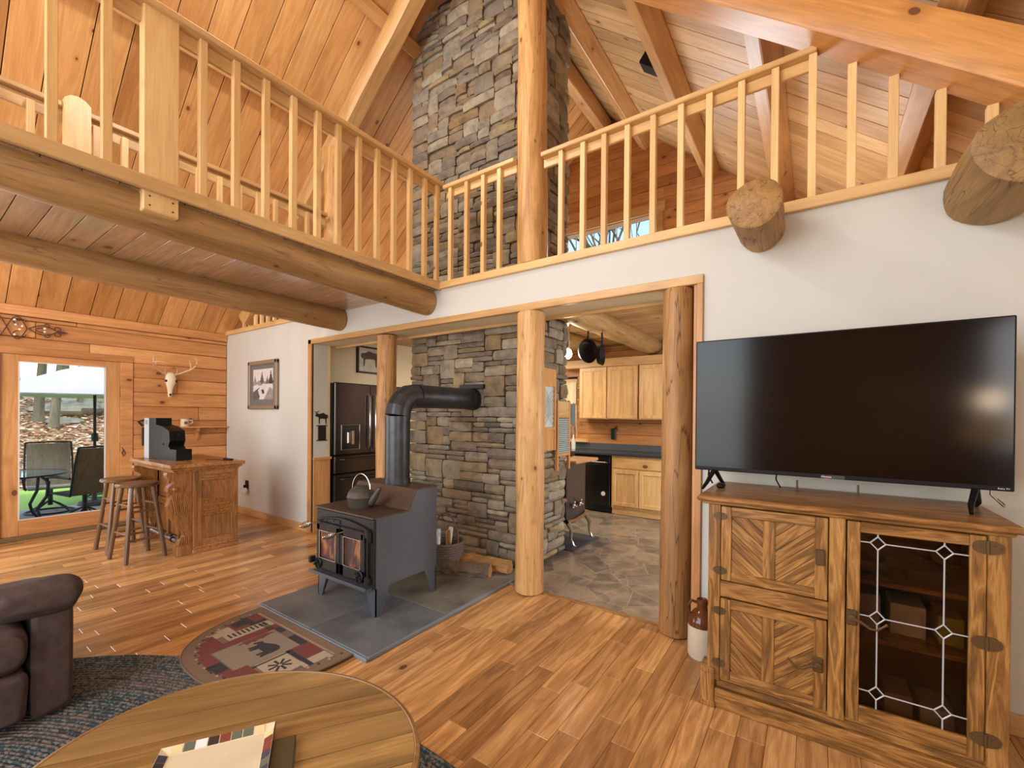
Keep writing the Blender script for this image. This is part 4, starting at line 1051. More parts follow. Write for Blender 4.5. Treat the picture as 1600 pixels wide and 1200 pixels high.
for (lx, ly) in ((-2.3, 4.46), (-2.3, 4.95), (-3.12, 4.46), (-3.12, 4.92)):
    part('leg', MB().tube([(lx, ly, .3), (lx + .04, ly + .02, .2), (lx + .03, ly + .03, .1), (lx + .06, ly + .04, .02), (lx + .09, ly + .05, .01)], [.035, .022, .014, .016, .01], 8), M_nickel, rg)
spk = part('ceiling_speaker', MB().box(-.11, .11, -.09, .09, -.13, -.01, .012, Matrix.Translation((-1.42, 4.72, rr(-1.42))) @ Matrix.Rotation(ang, 4, 'Y')), M_black); tag(spk, 'small black speaker fixed to the roof boards beside the second purlin', 'speaker')
tag(part('slate_pad', MB().box(-3.2, -2.16, 4.36, 5.05, -.004, .012, .003), plain('pad_slate', srgb(66, 72, 76), .5, var=.1)), 'dark slate pad on the kitchen floor under the vintage range', 'floor pad')
lp = thing('table_lamp', 'small lamp with a blue-grey shade standing on the vintage range', 'lamp', (-2.52, 4.88, 1.0))
part('base', MB().lathe([(.0, 0), (.05, 0), (.045, .012), (.008, .03), (.006, .42), (.0, .42)], (-2.52, 4.92, 1.0), 14), M_brass, lp)
part('lamp_shade', MB().lathe([(.07, .40), (.075, .40), (.07, .66), (.065, .66)], (-2.52, 4.92, 1.0), 20), plain('shade_blue', srgb(112, 124, 132), .8), lp)
# washboard and lattice on chimney side
wbd = thing('washboard', 'old wooden washboard with a ribbed glass face on the chimney side', 'washboard', (-2.2, 4.13, .9))
X = -2.19
part('side_rail', MB().box(X - .02, X + .012, 3.985, 4.015, .93, 1.67, .003), M_pineZ, wbd); part('side_rail', MB().box(X - .02, X + .012, 4.245, 4.275, .93, 1.67, .003), M_pineZ, wbd)
part('top_board', MB().box(X - .015, X + .008, 4.015, 4.245, 1.50, 1.66, .003), M_pineY, wbd)
mb = MB()
for i in range(18): mb.cyl((X, 4.015, 1.12 + i * .0205), (X, 4.245, 1.12 + i * .0205), .008, n=6)
part('ribbed_glass', mb, plain('ribbed', srgb(176, 190, 190), .15), wbd)
part('cross_rail', MB().box(X - .015, X + .008, 4.015, 4.245, 1.08, 1.11).box(X - .015, X + .008, 4.015, 4.245, 1.485, 1.5), M_pineZ, wbd)
lt = thing('lattice_frame', 'narrow framed wire lattice hanging on the chimney behind the post', 'wall decoration', (-2.19, 3.82, 1.2))
part('frame', MB().box(X - .02, X + .012, 3.70, 3.725, 1.15, 1.98, .003).box(X - .02, X + .012, 3.925, 3.95, 1.15, 1.98, .003).box(X - .02, X + .01, 3.72, 3.93, 1.8, 1.98, .003).box(X - .02, X + .01, 3.72, 3.93, 1.36, 1.39, .003).box(X - .02, X + .0, 3.72, 3.93, 1.15, 1.36, .003), M_pineZ, lt)
mb = MB()
for i in range(-4, 9):
    for s_ in (1, -1):
        za = 1.39 + i * .05; zb = za + .2
        ya, yb = (3.725, 3.925) if s_ > 0 else (3.925, 3.725)
        if za >= 1.39 and zb <= 1.81: mb.cyl((X, ya, za), (X, yb, zb), .003, n=4)
mb.box(X - .015, X - .01, 3.725, 3.925, 1.39, 1.8)
part('lattice', mb, plain('lattice_wire', srgb(196, 204, 204), .4), lt)
# ================================================================== TELEVISION AND CABINET
cb = thing('media_cabinet', 'oak media cabinet with a leaded glass door and two chevron doors', 'cabinet', (.095, 2.77, 0))
YF = 2.48
part('top', MB().box(-.495, .665, 2.42, 3.045, 1.068, 1.095, .008), M_oakX, cb)
part('top_moulding', MB().box(-.475, .645, 2.45, 3.04, 1.05, 1.068, .006), M_oakX, cb)
part('carcass', MB().box(-.443, -.42, YF + .02, 3.04, .02, 1.05).box(.61, .632, YF + .02, 3.04, .02, 1.05).box(.08, .11, YF + .02, 3.04, .1, 1.05).box(-.42, .61, 3.02, 3.04, .1, 1.05).box(-.42, .61, YF + .02, 3.02, .1, .13), M_oakD, cb, 0)
part('stile', MB().box(-.443, -.386, YF - .024, YF + .022, .14, 1.05, .003), M_oakZ, cb)
part('stile', MB().box(.066, .127, YF - .024, YF + .022, .14, 1.05, .003), M_oakZ, cb)
part('stile', MB().box(.567, .632, YF - .024, YF + .022, .14, 1.05, .003), M_oakZ, cb)
part('mid_rail', MB().box(-.386, .066, YF - .02, YF + .022, .578, .66, .003), M_oakX, cb)
part('plinth', MB().box(-.41, .63, YF - .025, YF + .03, .0, .10, .004).box(-.41, .63, YF - .015, YF + .03, .10, .135, .012).box(-.41, .63, YF - .004, YF + .03, .135, .155, .006), M_oakX, cb)
part('corner_block', MB().box(-.475, -.408, YF - .035, YF + .08, .0, .19, .004).box(-.479, -.404, YF - .039, YF + .08, .0, .03, .004).box(-.478, -.405, YF - .038, YF + .08, .17, .2, .006), M_oakZ, cb)
def chevron(za, zb, xa, xb, knob):
    D = part('cabinet_door', MB().box(xa, xb, YF - .012, YF + .004, za, zb, .003), M_oakD, cb)
    yf = YF - .03; s_ = .047
    for a, b_ in ((xa, xa + s_), (xb - s_ - .002, xb)): part('door_stile', MB().box(a, b_, yf, YF, za, zb, .003), M_oakZ, D)
    part('door_rail', MB().box(xa + s_, xb - s_, yf, YF, za, za + s_, .003), M_oakX, D); part('door_rail', MB().box(xa + s_, xb - s_, yf, YF, zb - s_, zb, .003), M_oakX, D)
    xm_ = (xa + xb) / 2 - .01
    part('door_muntin', MB().box(xm_ - .026, xm_ + .026, yf + .003, YF, za + s_, zb - s_, .003), M_oakZ, D)
    # diagonal boards clipped to each half
    def clip(poly, axis, lim, keep_less):
        out = []
        for i in range(len(poly)):
            p, q = poly[i], poly[(i + 1) % len(poly)]
            pin = (p[axis] <= lim) if keep_less else (p[axis] >= lim); qin = (q[axis] <= lim) if keep_less else (q[axis] >= lim)
            if pin: out.append(p)
            if pin != qin:
                t_ = (lim - p[axis]) / (q[axis] - p[axis]); out.append((p[0] + (q[0] - p[0]) * t_, p[1] + (q[1] - p[1]) * t_))
        return out
    for s1, (xl, xr) in ((-1, (xa + s_, xm_ - .026)), (1, (xm_ + .026, xb - s_))):
        cx_, cz_ = (xl + xr) / 2, (za + zb) / 2
        dx, dz = math.cos(math.radians(42)), math.sin(math.radians(42)) * s1
        nx_, nz_ = -dz, dx; wdt = .052
        for k in range(-6, 7):
            c0 = k * wdt
            P4 = [(cx_ + dx * t_ + nx_ * (c0 + o_), cz_ + dz * t_ + nz_ * (c0 + o_)) for t_, o_ in ((-.4, .0012), (.4, .0012), (.4, wdt - .0012), (-.4, wdt - .0012))]
            for ax, lim, kl in ((0, xl, False), (0, xr, True), (1, za + s_, False), (1, zb - s_, True)):
                P4 = clip(P4, ax, lim, kl)
                if len(P4) < 3: break
            if len(P4) < 3: continue
            ar = abs(sum(P4[i][0] * P4[(i + 1) % len(P4)][1] - P4[(i + 1) % len(P4)][0] * P4[i][1] for i in range(len(P4)))) / 2
            if ar < .0002: continue
            xm2 = sum(p[0] for p in P4) / len(P4); zm2 = sum(p[1] for p in P4) / len(P4)
            M = Matrix.Rotation(math.atan2(dz, dx), 4, 'Y')
            Q = [((p[0] - xm2) * dx + (p[1] - zm2) * dz, -(p[0] - xm2) * dz + (p[1] - zm2) * dx) for p in P4]
            mb = MB().prism(Q, lambda a, b_, d_: (a, d_, b_), 0, .008)
            me = mb.mesh('chevron_board', M_oakX, 0)
            o = mlink('chevron_board', me, D, loc=(xm2 - .095, YF - .02 - 2.77, zm2), rot=(0, -math.atan2(dz, dx), 0))
    return D
D1 = chevron(.668, 1.045, -.382, .062, 0); D2 = chevron(.162, .572, -.382, .062, 1)
def hinge(parent, x, z, s_=1.0):
    pts = [(x + .044 * s_ * math.cos(a), z + .027 * s_ * abs(math.sin(a)) ** .8 * (1 if math.sin(a) > 0 else -1)) for a in [2 * PI * i / 20 for i in range(20)]]
    mb = MB().prism(pts, lambda a, b_, d_: (a, d_, b_), YF - .034, YF - .029)
    mb.cyl((x, YF - .036, z - .026 * s_), (x, YF - .036, z + .026 * s_), .005, n=8)
    for dx in (-.036, -.018, .018, .036):
        mb.ball((x + dx * s_, YF - .034, z + (.008 if abs(dx) < .02 else 0)), .003, 6, 4)
    part('hinge', mb, M_brass, parent)
hinge(D1, -.386, .995, .72); hinge(D1, -.386, .716, .72); hinge(D2, -.388, .508, .72); hinge(D2, -.388, .24, .72)
part('latch_plate', MB().box(.016, .052, YF - .038, YF - .028, .825, .90, .006).cyl((.034, YF - .04, .857), (.034, YF - .036, .857), .005, n=8), M_brass, D1)
def lever(parent, x, z, dirx):
    mb = MB().box(x - .02, x + .02, YF - .04, YF - .028, z - .035, z + .035, .006)
    mb.lathe([(.0, 0), (.015, 0), (.015, .014), (.0, .016)], (0, 0, 0), 14, Matrix.Translation((x, YF - .038, z)) @ Matrix.Rotation(PI / 2, 4, 'X'))
    mb.tube([(x, YF - .05, z), (x + dirx * .03, YF - .06, z - .004), (x + dirx * .06, YF - .062, z - .024), (x + dirx * .085, YF - .062, z - .024), (x + dirx * .11, YF - .062, z + .0), (x + dirx * .118, YF - .06, z + .006)], [.007, .006, .005, .005, .0045, .007], 8)
    part('lever_handle', mb, M_brass, parent)
lever(D2, .03, .368, -1)
GD = part('cabinet_door', MB().box(.132, .178, YF - .03, YF, .162, 1.045, .003), M_oakZ, cb, label='leaded glass door')
part('door_stile', MB().box(.517, .564, YF - .03, YF, .162, 1.045, .003), M_oakZ, GD)
part('door_rail', MB().box(.178, .517, YF - .03, YF, .162, .235, .003), M_oakX, GD); part('door_rail', MB().box(.178, .517, YF - .03, YF, 1.0, 1.045, .003), M_oakX, GD)
def glass_mat():
    m, t, b = newmat('wavy_dark_glass'); g = G(t)
    b.inputs['Base Color'].default_value = srgb(178, 150, 122); b.inputs['Roughness'].default_value = .02; b.inputs['Transmission Weight'].default_value = 1.0; b.inputs['IOR'].default_value = 1.3
    tc = g.n('TexCoord'); nz = g.n('TexNoise', i_Scale=26.0, i_Detail=1.5); g.l(tc.outputs['Object'], nz.inputs['Vector'])
    bp = g.n('Bump', i_Strength=.35, i_Distance=.004); g.l(nz.outputs[0], bp.inputs['Height']); g.l(bp.outputs[0], b.inputs['Normal'])
    return m
part('leaded_pane', MB().box(.178, .517, YF - .014, YF - .011, .235, 1.0), glass_mat(), GD, 0)
lead = MB(); yy = YF - .017; LX = (.238, .447); LZ = (.958, .634, .304); q = .026
for x in LX:
    for z in LZ:
        for sx_, sz_ in ((-1, 1), (1, 1), (1, -1), (-1, -1)): lead.cyl((x + sx_ * q, yy, z), (x, yy, z + sz_ * q * 1.1), .0028, n=5)
    zs = [1.0, LZ[0] + q, None, LZ[0] - q, LZ[1] + q, None, LZ[1] - q, LZ[2] + q, None, LZ[2] - q, .235]
    for a, b_ in ((zs[0], zs[1]), (zs[3], zs[4]), (zs[6], zs[7]), (zs[9], zs[10])): lead.cyl((x, yy, a), (x, yy, b_), .0028, n=5)
for z in LZ:
    for a, b_ in ((.178, LX[0] - q), (LX[0] + q, LX[1] - q), (LX[1] + q, .517)): lead.cyl((a, yy, z), (b_, yy, z), .0028, n=5)
part('lead_came', lead, plain('lead', srgb(196, 198, 202), .4, .2), GD)
lever(GD, .15, .62, 1)
for z in (1.003, .628, .25): hinge(GD, .566, z, 1.0)
for z in (.77, .515): part('shelf', MB().box(.11, .61, YF + .04, 3.02, z - .012, z + .008), M_oakX, cb, 0)
for i, (x, z, w_, h_, c_) in enumerate([(.36, .523, .12, .14, (206, 204, 196)), (.22, .523, .09, .16, (190, 180, 170)), (.5, .523, .08, .12, (180, 172, 60)), (.46, .131, .11, .1, (200, 196, 186)), (.33, .131, .1, .12, (176, 160, 140)), (.24, .778, .1, .06, (60, 58, 60)), (.42, .778, .14, .05, (44, 42, 44))]):
    o = part('boxed_disc_set', MB().box(x - w_ / 2, x + w_ / 2, 2.62, 2.8, z, z + h_, .003).box(x - w_ / 2 + .01, x + w_ / 2 - .01, 2.617, 2.62, z + .01, z + h_ * .4), plain('box_%d' % i, srgb(*c_), .5), None, 0)  # added boxes; the pale ones stand in for blurred window reflections
    tag(o, ['grey-white box in the middle of the upper shelf space behind leaded glass', 'beige box at the left of the middle shelf behind leaded glass', 'yellow-green box at the right of the middle shelf behind leaded glass', 'pale box at the right on the bottom of the glass cabinet', 'tan box left of the pale box on the cabinet bottom', 'dark little box at the left of the top shelf behind glass', 'flat black box at the right of the top shelf behind glass'][i], 'box')

tv = thing('television', 'large flat black television standing on the oak cabinet', 'television', (.07, 2.78, 1.095))
part('bezel', MB().box(-.575, .713, 2.752, 2.782, 1.192, 1.95, .004).box(-.35, .45, 2.78, 2.83, 1.25, 1.6, .02), M_black, tv)
part('screen', MB().box(-.568, .706, 2.7495, 2.753, 1.214, 1.943), M_screen, tv, 0)
ls = MB().box(.035, .135, 2.7485, 2.7525, 1.193, 1.211, .001); part('logo_strip', ls, plain('logo_strip', srgb(70, 70, 72), .25), tv)
text('logo', 'Hisense', .013, (.06, 2.748, 1.198), (PI / 2, 0, 0), M_paper, tv, .0004)
text('badge', 'Roku TV', .010, (.68, 2.7485, 1.2), (PI / 2, 0, 0), M_paper, tv, .0004)
part('indicator', MB().lathe([(0, 0), (.014, 0), (.01, -.004), (0, -.004)], (.062, 2.76, 1.193), 12), plain('red_led', srgb(214, 90, 90), .3, emit=(1, .2, .2, 1), estr=.4), tv)
for fx in (-.47, .60):
    part('foot', MB().tube([(fx, 2.77, 1.2), (fx - .03, 2.70, 1.125), (fx - .04, 2.64, 1.1)], [.014, .011, .008], 6).tube([(fx, 2.77, 1.2), (fx + .025, 2.84, 1.125), (fx + .03, 2.9, 1.1)], [.014, .011, .008], 6), M_black, tv)
part('cable', MB().tube([(-.16, 2.85, 1.25), (-.17, 2.9, 1.15), (-.15, 2.95, 1.1)], .004, 6).tube([(-.50, 2.83, 1.3), (-.52, 2.86, 1.15), (-.50, 2.88, 1.1)], .005, 6), M_black, tv)
part('cable', MB().tube([(.66, 2.84, 1.3), (.67, 2.87, 1.16), (.71, 2.86, 1.11), (.70, 2.82, 1.13), (.68, 2.82, 1.15)], .005, 6).tube([(.63, 2.85, 1.3), (.64, 2.9, 1.2), (.64, 2.93, 1.11)], .005, 6), M_chrome, tv)
part('screw_stud', MB().cyl((-.07, 2.95, 1.096), (-.07, 2.95, 1.15), .005).cyl((.2, 2.93, 1.096), (.2, 2.93, 1.15), .005), M_brass, tv)
rm = part('streaming_puck', MB().box(-.455, -.41, 2.72, 2.78, 1.096, 1.122, .01), M_black); tag(rm, 'small black box on the cabinet under the left television foot', 'electronic device')

jg = thing('stoneware_jug', 'brown and cream stoneware jug on the floor beside the cabinet', 'jug', (-.56, 2.93, 0))
part('body', MB().lathe([(.0, .002), (.078, .002), (.084, .012), (.084, .19), (.083, .205)], (-.56, 2.93, 0), 32), M_jugW, jg)
part('shoulder', MB().lathe([(.0838, .2), (.085, .21), (.078, .245), (.055, .28), (.032, .30), (.028, .325), (.034, .33), (.034, .355), (.028, .36), (.022, .35)], (-.56, 2.93, 0), 32), M_jugB, jg)
part('handle', MB().tube([(-.585, 2.92, .335), (-.62, 2.91, .345), (-.638, 2.905, .31), (-.63, 2.905, .27), (-.615, 2.91, .25)], .009, 8), M_jugB, jg)

# ================================================================== COFFEE TABLE, TRAY
tb = thing('coffee_table', 'oval planked wooden coffee table in the foreground', 'table', (-1.43, .586, 0), .537)
A, B_ = .568, .484
ell = lambda s1, s2=None, n=72: [(A * s1 * math.cos(2 * PI * i / n), B_ * s1 * math.sin(2 * PI * i / n)) for i in range(n)]
pa = math.atan2(.312, .207) - .537
# planks run along direction pa in local frame
dx, dy = math.cos(pa), math.sin(pa)
nb = 9; ext = .56; wb_ = 2 * ext / nb
for k in range(nb):
    c0 = -ext + k * wb_; pts = []
    n = 160; poly = [((A - .016) * math.cos(2 * PI * i / n), (B_ - .016) * math.sin(2 * PI * i / n)) for i in range(n)]
    def hp(poly, nx_, ny_, d_):
        out = []
        for i in range(len(poly)):
            p, q = poly[i], poly[(i + 1) % len(poly)]
            sp = p[0] * nx_ + p[1] * ny_ - d_; sq = q[0] * nx_ + q[1] * ny_ - d_
            if sp >= 0: out.append(p)
            if (sp >= 0) != (sq >= 0): t_ = sp / (sp - sq); out.append((p[0] + (q[0] - p[0]) * t_, p[1] + (q[1] - p[1]) * t_))
        return out
    poly = hp(poly, -dy, dx, c0 + .0015)
    if len(poly) > 2: poly = hp(poly, dy, -dx, -(c0 + wb_ - .0015))
    if len(poly) < 3: continue
    # frame with the grain along local Y
    mb = MB().prism([(p[0] * dy - p[1] * dx, p[0] * dx + p[1] * dy) for p in poly], lambda a, b_, d_: (a, b_, d_), .418, .45)
    mlink('top_plank', mb.mesh('top_plank', M_table, 0), tb, rot=(0, 0, pa - PI / 2))
rim = MB(); n = 72; prf = [(1 - .016 / A, .448), (1 - .012 / A, .452), (1.0, .449), (1.004, .435), (1.0, .415), (.97, .412)]
vs = []
for i in range(n):
    a = 2 * PI * i / n
    for s_, z in prf: vs.append((A * s_ * math.cos(a), B_ * s_ * math.sin(a), z))
m_ = len(prf); rim.add(vs, [(i * m_ + k, ((i + 1) % n) * m_ + k, ((i + 1) % n) * m_ + k + 1, i * m_ + k + 1) for i in range(n) for k in range(m_ - 1)])
part('rim', rim, M_tableR, tb, local=True)
part('apron', MB().prism([(a * .82, b_ * .82) for a, b_ in ell(1.0)], lambda a, b_, d_: (a, b_, d_), .34, .417), M_tableR, tb, local=True)
for sx in (-1, 1):
    for sy in (-1, 1): part('leg', MB().lathe([(.0, 0.013), (.025, .013), (.03, .03), (.02, .08), (.034, .16), (.026, .24), (.034, .3), (.034, .36), (.0, .36)], (sx * .33, sy * .26, 0), 16), M_tableR, tb, local=True)

tr = thing('square_plate', 'square cream plate with a mosaic tile border on the coffee table', 'plate', (-1.40, .527, .452), math.atan2(.85, .53))
hs = .155
def fr_ring(h0, z0, h1, z1, mb):
    o = [(-h0, -h0, z0), (h0, -h0, z0), (h0, h0, z0), (-h0, h0, z0), (-h1, -h1, z1), (h1, -h1, z1), (h1, h1, z1), (-h1, h1, z1)]
    mb.add(o, [(i, (i + 1) % 4, 4 + (i + 1) % 4, 4 + i) for i in range(4)])
mb = MB(); fr_ring(.11, 0, hs, .028, mb); fr_ring(hs, .028, hs - .003, .034, mb)
mb.add([(-.11, -.11, 0), (.11, -.11, 0), (.11, .11, 0), (-.11, .11, 0)], [(0, 1, 2, 3)])
part('plate_underside', mb, T_dk, tr, 0, local=True)
mb = MB(); fr_ring(hs - .003, .034, .125, .022, mb); mb.add([(-.125, -.125, .022), (.125, -.125, .022), (.125, .125, .022), (-.125, .125, .022)], [(0, 1, 2, 3)]); fr_ring(.125, .0222, .118, .0195, mb)
part('plate_face', mb, M_cer, tr, 0, local=True)
cols_ = [T_cr, T_gr, T_wh, T_dk, T_red, T_gr, T_cr, T_dk, T_red]
for sd in range(4):
    seq = ([T_cr, T_gr, T_wh, T_dk, T_red, T_gr, T_gr, T_cr] if sd % 2 == 0 else [T_cr, T_red, T_red, T_bl, T_gr, T_bl, T_dk, T_bl])
    for k in range(8):
        a = -.125 + k * .0312 + .0012; b_ = a + .0288
        i0, i1 = .1275, .1505
        f = lambda r_: .022 + (r_ - .125) / (hs - .003 - .125) * .012
        vs = [(a, i0, f(i0) + .0002), (b_, i0, f(i0) + .0002), (b_, i1, f(i1) + .0002), (a, i1, f(i1) + .0002)]
        vs += [(p[0], p[1], p[2] + .0012) for p in vs]
        M = Matrix.Rotation(sd * PI / 2, 4, 'Z')
        t_ = MB().add([M @ Vector(p) for p in vs], [(3, 2, 1, 0), (4, 5, 6, 7), (0, 1, 5, 4), (1, 2, 6, 5), (2, 3, 7, 6), (3, 0, 4, 7)])
        part('mosaic_tile', t_, seq[k], tr, 0, local=True)
cs = part('tray_coaster', MB().box(-.075, .075, -.075, .075, .0, .02, .004), plain('coaster_brown', srgb(84, 74, 50), .2)); cs.location = (-1.335, .655, .452); cs.rotation_euler = (0, 0, math.atan2(.85, .53)); tag(cs, 'dark greenish coaster stack peeking out behind the square plate', 'coaster')

# ================================================================== RUGS
rg_ = MB(); rc = []; n = 128; cx, cy, a0, b0 = -1.549, .14, 2.33, 1.256; wd = .024; nr = int(b0 / wd)
rows_ = []
for k in range(nr):
    q = R.random()
    for s_ in ((0, .002), (.28, .011), (.72, .011), (1.0, .002)):
        ins = (k + s_[0]) * wd
        rows_.append((a0 - ins, b0 - ins, s_[1], q))
vs = []
for a, b_, z, q in rows_:
    for i in range(n):
        t_ = 2 * PI * i / n; w_ = .0012 * math.sin(i * 2.4)
        vs.append((cx + (a + w_) * math.cos(t_), cy + (b_ + w_) * math.sin(t_), z))
fs = []
bandc = [.1, .4, .7]
for r_ in range(len(rows_) - 1):
    k = r_ // 4; band = [.7, .7, .1, .7, .7, .1, .4, .7, .4, .4, .1, .4, .4, .1, .4, .7, .7, .1][k % 18]
    for i in range(n): fs.append((r_ * n + i, r_ * n + (i + 1) % n, (r_ + 1) * n + (i + 1) % n, (r_ + 1) * n + i)); rc.append(band)
rg_.add(vs, fs)
o = mlink('braided_rug', rg_.mesh('braided_rug', M_braid, 60, rnd=rc)); tag(o, 'large oval braided rug in dark teal and grey under the table', 'rug')

RX, RY, RW, RD = -2.885, 1.645, .565, .655
def rugshape(s_): 
    pts = []
    for i in range(41):
        a = PI * i / 40
        ca_, sa_ = math.cos(a), math.sin(a)
        pts.append((RX + RW * s_ * math.copysign(abs(ca_) ** .8, ca_), RY - (1 - s_) * .3 - RD * (s_ - (1 - s_) * .0) * sa_ ** .85 + (1 - s_) * .1))
    return pts
brg = thing('hearth_rug', 'half-oval lodge rug with a black bear in front of the hearth', 'rug', (RX, RY, 0))
tan = plain('rug_tan', srgb(128, 106, 84), .95, bump=.5, scale=160, var=.12)
part('rug_base', MB().prism(rugshape(1.0), lambda a, b_, d_: (a, b_, d_), .012, .022), tan, brg, 0)
vs_ = rugshape(1.0) 
part('edge_binding', MB().tube([(a, b_, .018) for a, b_ in vs_], .006, 6, closed=True), plain('binding', srgb(118, 96, 78), .9), brg)
C_red = plain('rug_red', srgb(120, 62, 56), .95, bump=.5, scale=180, var=.25); C_blk = plain('rug_black', srgb(56, 54, 56), .95, bump=.4, scale=180); C_crm = plain('rug_cream', srgb(178, 164, 140), .95, bump=.5, scale=180, var=.15); C_tau = plain('rug_taupe', srgb(144, 130, 110), .95, bump=.5, scale=180, var=.1); C_grn = plain('rug_dull', srgb(112, 100, 88), .95, bump=.4, scale=180, var=.2)
mats = [C_red, C_blk, C_crm, C_tau, C_grn]
inner = []
def inside(x, y):
    if y > RY - .075: return False
    u = abs(x - RX) / (RW - .085); v = (RY - y) / (RD - .075)
    return u < 1 and v < 1 and (u ** 2.4 + v ** 2.3) < 1
pm = MB(); cz = .0223
zc_ = [0]
def pr_(poly, m, z0=.0218, z1=.0232):
    zc_[0] += 1; z1 += (zc_[0] // 12) * .00003; pm.mi = m; pm.prism(poly, lambda a, b_, d_: (a, b_, d_), z0, z1)
def rect(x0_, x1_, y0_, y1_, m, z1=.0232):
    poly = [(x0_, y0_), (x1_, y0_), (x1_, y1_), (x0_, y1_)]
    # clip against the inner oval by sampling the edges
    N = 6; cells = []
    xs = [x0_ + (x1_ - x0_) * i / N for i in range(N + 1)]; ys = [y0_ + (y1_ - y0_) * i / N for i in range(N + 1)]
    if all(inside(x, y) for x, y in poly): pr_(poly, m, z1=z1); return
    for i in range(N):
        for j in range(N):
            if inside((xs[i] + xs[i + 1]) / 2, (ys[j] + ys[j + 1]) / 2): pr_([(xs[i], ys[j]), (xs[i + 1], ys[j]), (xs[i + 1], ys[j + 1]), (xs[i], ys[j + 1])], m, z1=z1)
rect(-3.45, -3.2, 1.46, 1.57, 1); rect(-3.36, -3.24, 1.5, 1.57, 0); rect(-3.2, -3.03, 1.5, 1.57, 2); rect(-3.45, -3.15, 1.36, 1.46, 0); rect(-3.35, -3.25, 1.38, 1.46, 1)
rect(-3.2, -3.1, 1.28, 1.5, 2); rect(-3.42, -3.2, 1.2, 1.36, 2); rect(-3.1, -3.03, 1.24, 1.57, 0); rect(-3.03, -2.94, 1.53, 1.57, 1)
rect(-3.3, -3.03, 1.10, 1.24, 0); rect(-3.05, -2.68, 1.0, 1.14, 0); rect(-2.88, -2.76, 1.06, 1.14, 1)
rect(-3.02, -2.685, 1.15, 1.52, 3); rect(-2.94, -2.84, 1.53, 1.57, 4); rect(-2.84, -2.68, 1.52, 1.57, 1); rect(-2.68, -2.5, 1.46, 1.57, 0); rect(-2.5, -2.38, 1.4, 1.57, 2)
rect(-2.68, -2.46, 1.24, 1.42, 2); rect(-2.67, -2.655, 1.2, 1.46, 1); rect(-2.68, -2.42, 1.425, 1.455, 1); rect(-2.46, -2.36, 1.2, 1.4, 4); rect(-2.72, -2.5, 1.08, 1.22, 0)
for i in range(9): rect(-3.19 + .0, -3.13, 1.3 + i * .028, 1.312 + i * .028, 1, .0238)
for i in range(7): rect(-3.18 + i * .022, -3.17 + i * .022, 1.5, 1.54, 1, .0238)
for a in range(0, 360, 45):
    c_, s_ = math.cos(math.radians(a)), math.sin(math.radians(a)); pr_([(-2.565 + c_ * .012 - s_ * .006, 1.33 + s_ * .012 + c_ * .006), (-2.565 + c_ * .012 + s_ * .006, 1.33 + s_ * .012 - c_ * .006), (-2.565 + c_ * .065 + s_ * .008, 1.33 + s_ * .065 - c_ * .008), (-2.565 + c_ * .065 - s_ * .008, 1.33 + s_ * .065 + c_ * .008)], 1, z1=.0238)
# tree and bear
pr_([(-3.015, 1.47), (-2.985, 1.515), (-2.975, 1.45), (-2.96, 1.42), (-2.972, 1.41), (-2.955, 1.37), (-2.97, 1.36), (-2.955, 1.32), (-2.985, 1.32), (-2.985, 1.29), (-3.0, 1.29), (-3.0, 1.32), (-3.015, 1.32)], 0, z1=.0236)
bear = [(-2.945, 1.355), (-2.935, 1.385), (-2.92, 1.405), (-2.905, 1.4), (-2.89, 1.40), (-2.86, 1.415), (-2.82, 1.432), (-2.775, 1.438), (-2.745, 1.42), (-2.738, 1.38), (-2.742, 1.34), (-2.738, 1.305), (-2.758, 1.303), (-2.768, 1.33), (-2.775, 1.30), (-2.795, 1.298), (-2.79, 1.345), (-2.83, 1.342), (-2.85, 1.345), (-2.858, 1.30), (-2.878, 1.298), (-2.875, 1.34), (-2.885, 1.305), (-2.905, 1.302), (-2.9, 1.36), (-2.915, 1.365), (-2.93, 1.352)]
pr_([(a, b_) for a, b_ in bear], 1, z1=.024)
for i in range(30):
    t_ = i / 30; a = PI * t_
    x = RX + (RW - .065) * math.copysign(abs(math.cos(a)) ** .8, math.cos(a)); y = RY - .03 - (RD - .1) * math.sin(a) ** .85
    pr_([(x - .008, y - .006), (x + .008, y - .006), (x + .008, y + .006), (x - .008, y + .006)], 2 if i % 2 else 1)
for i in range(44): x = RX - RW + .09 + i * .0217; pr_([(x, RY - .066), (x + .011, RY - .066), (x + .011, RY - .054), (x, RY - .054)], 2)
part('woven_pattern', pm, mats, brg, 0, kind='stuff')

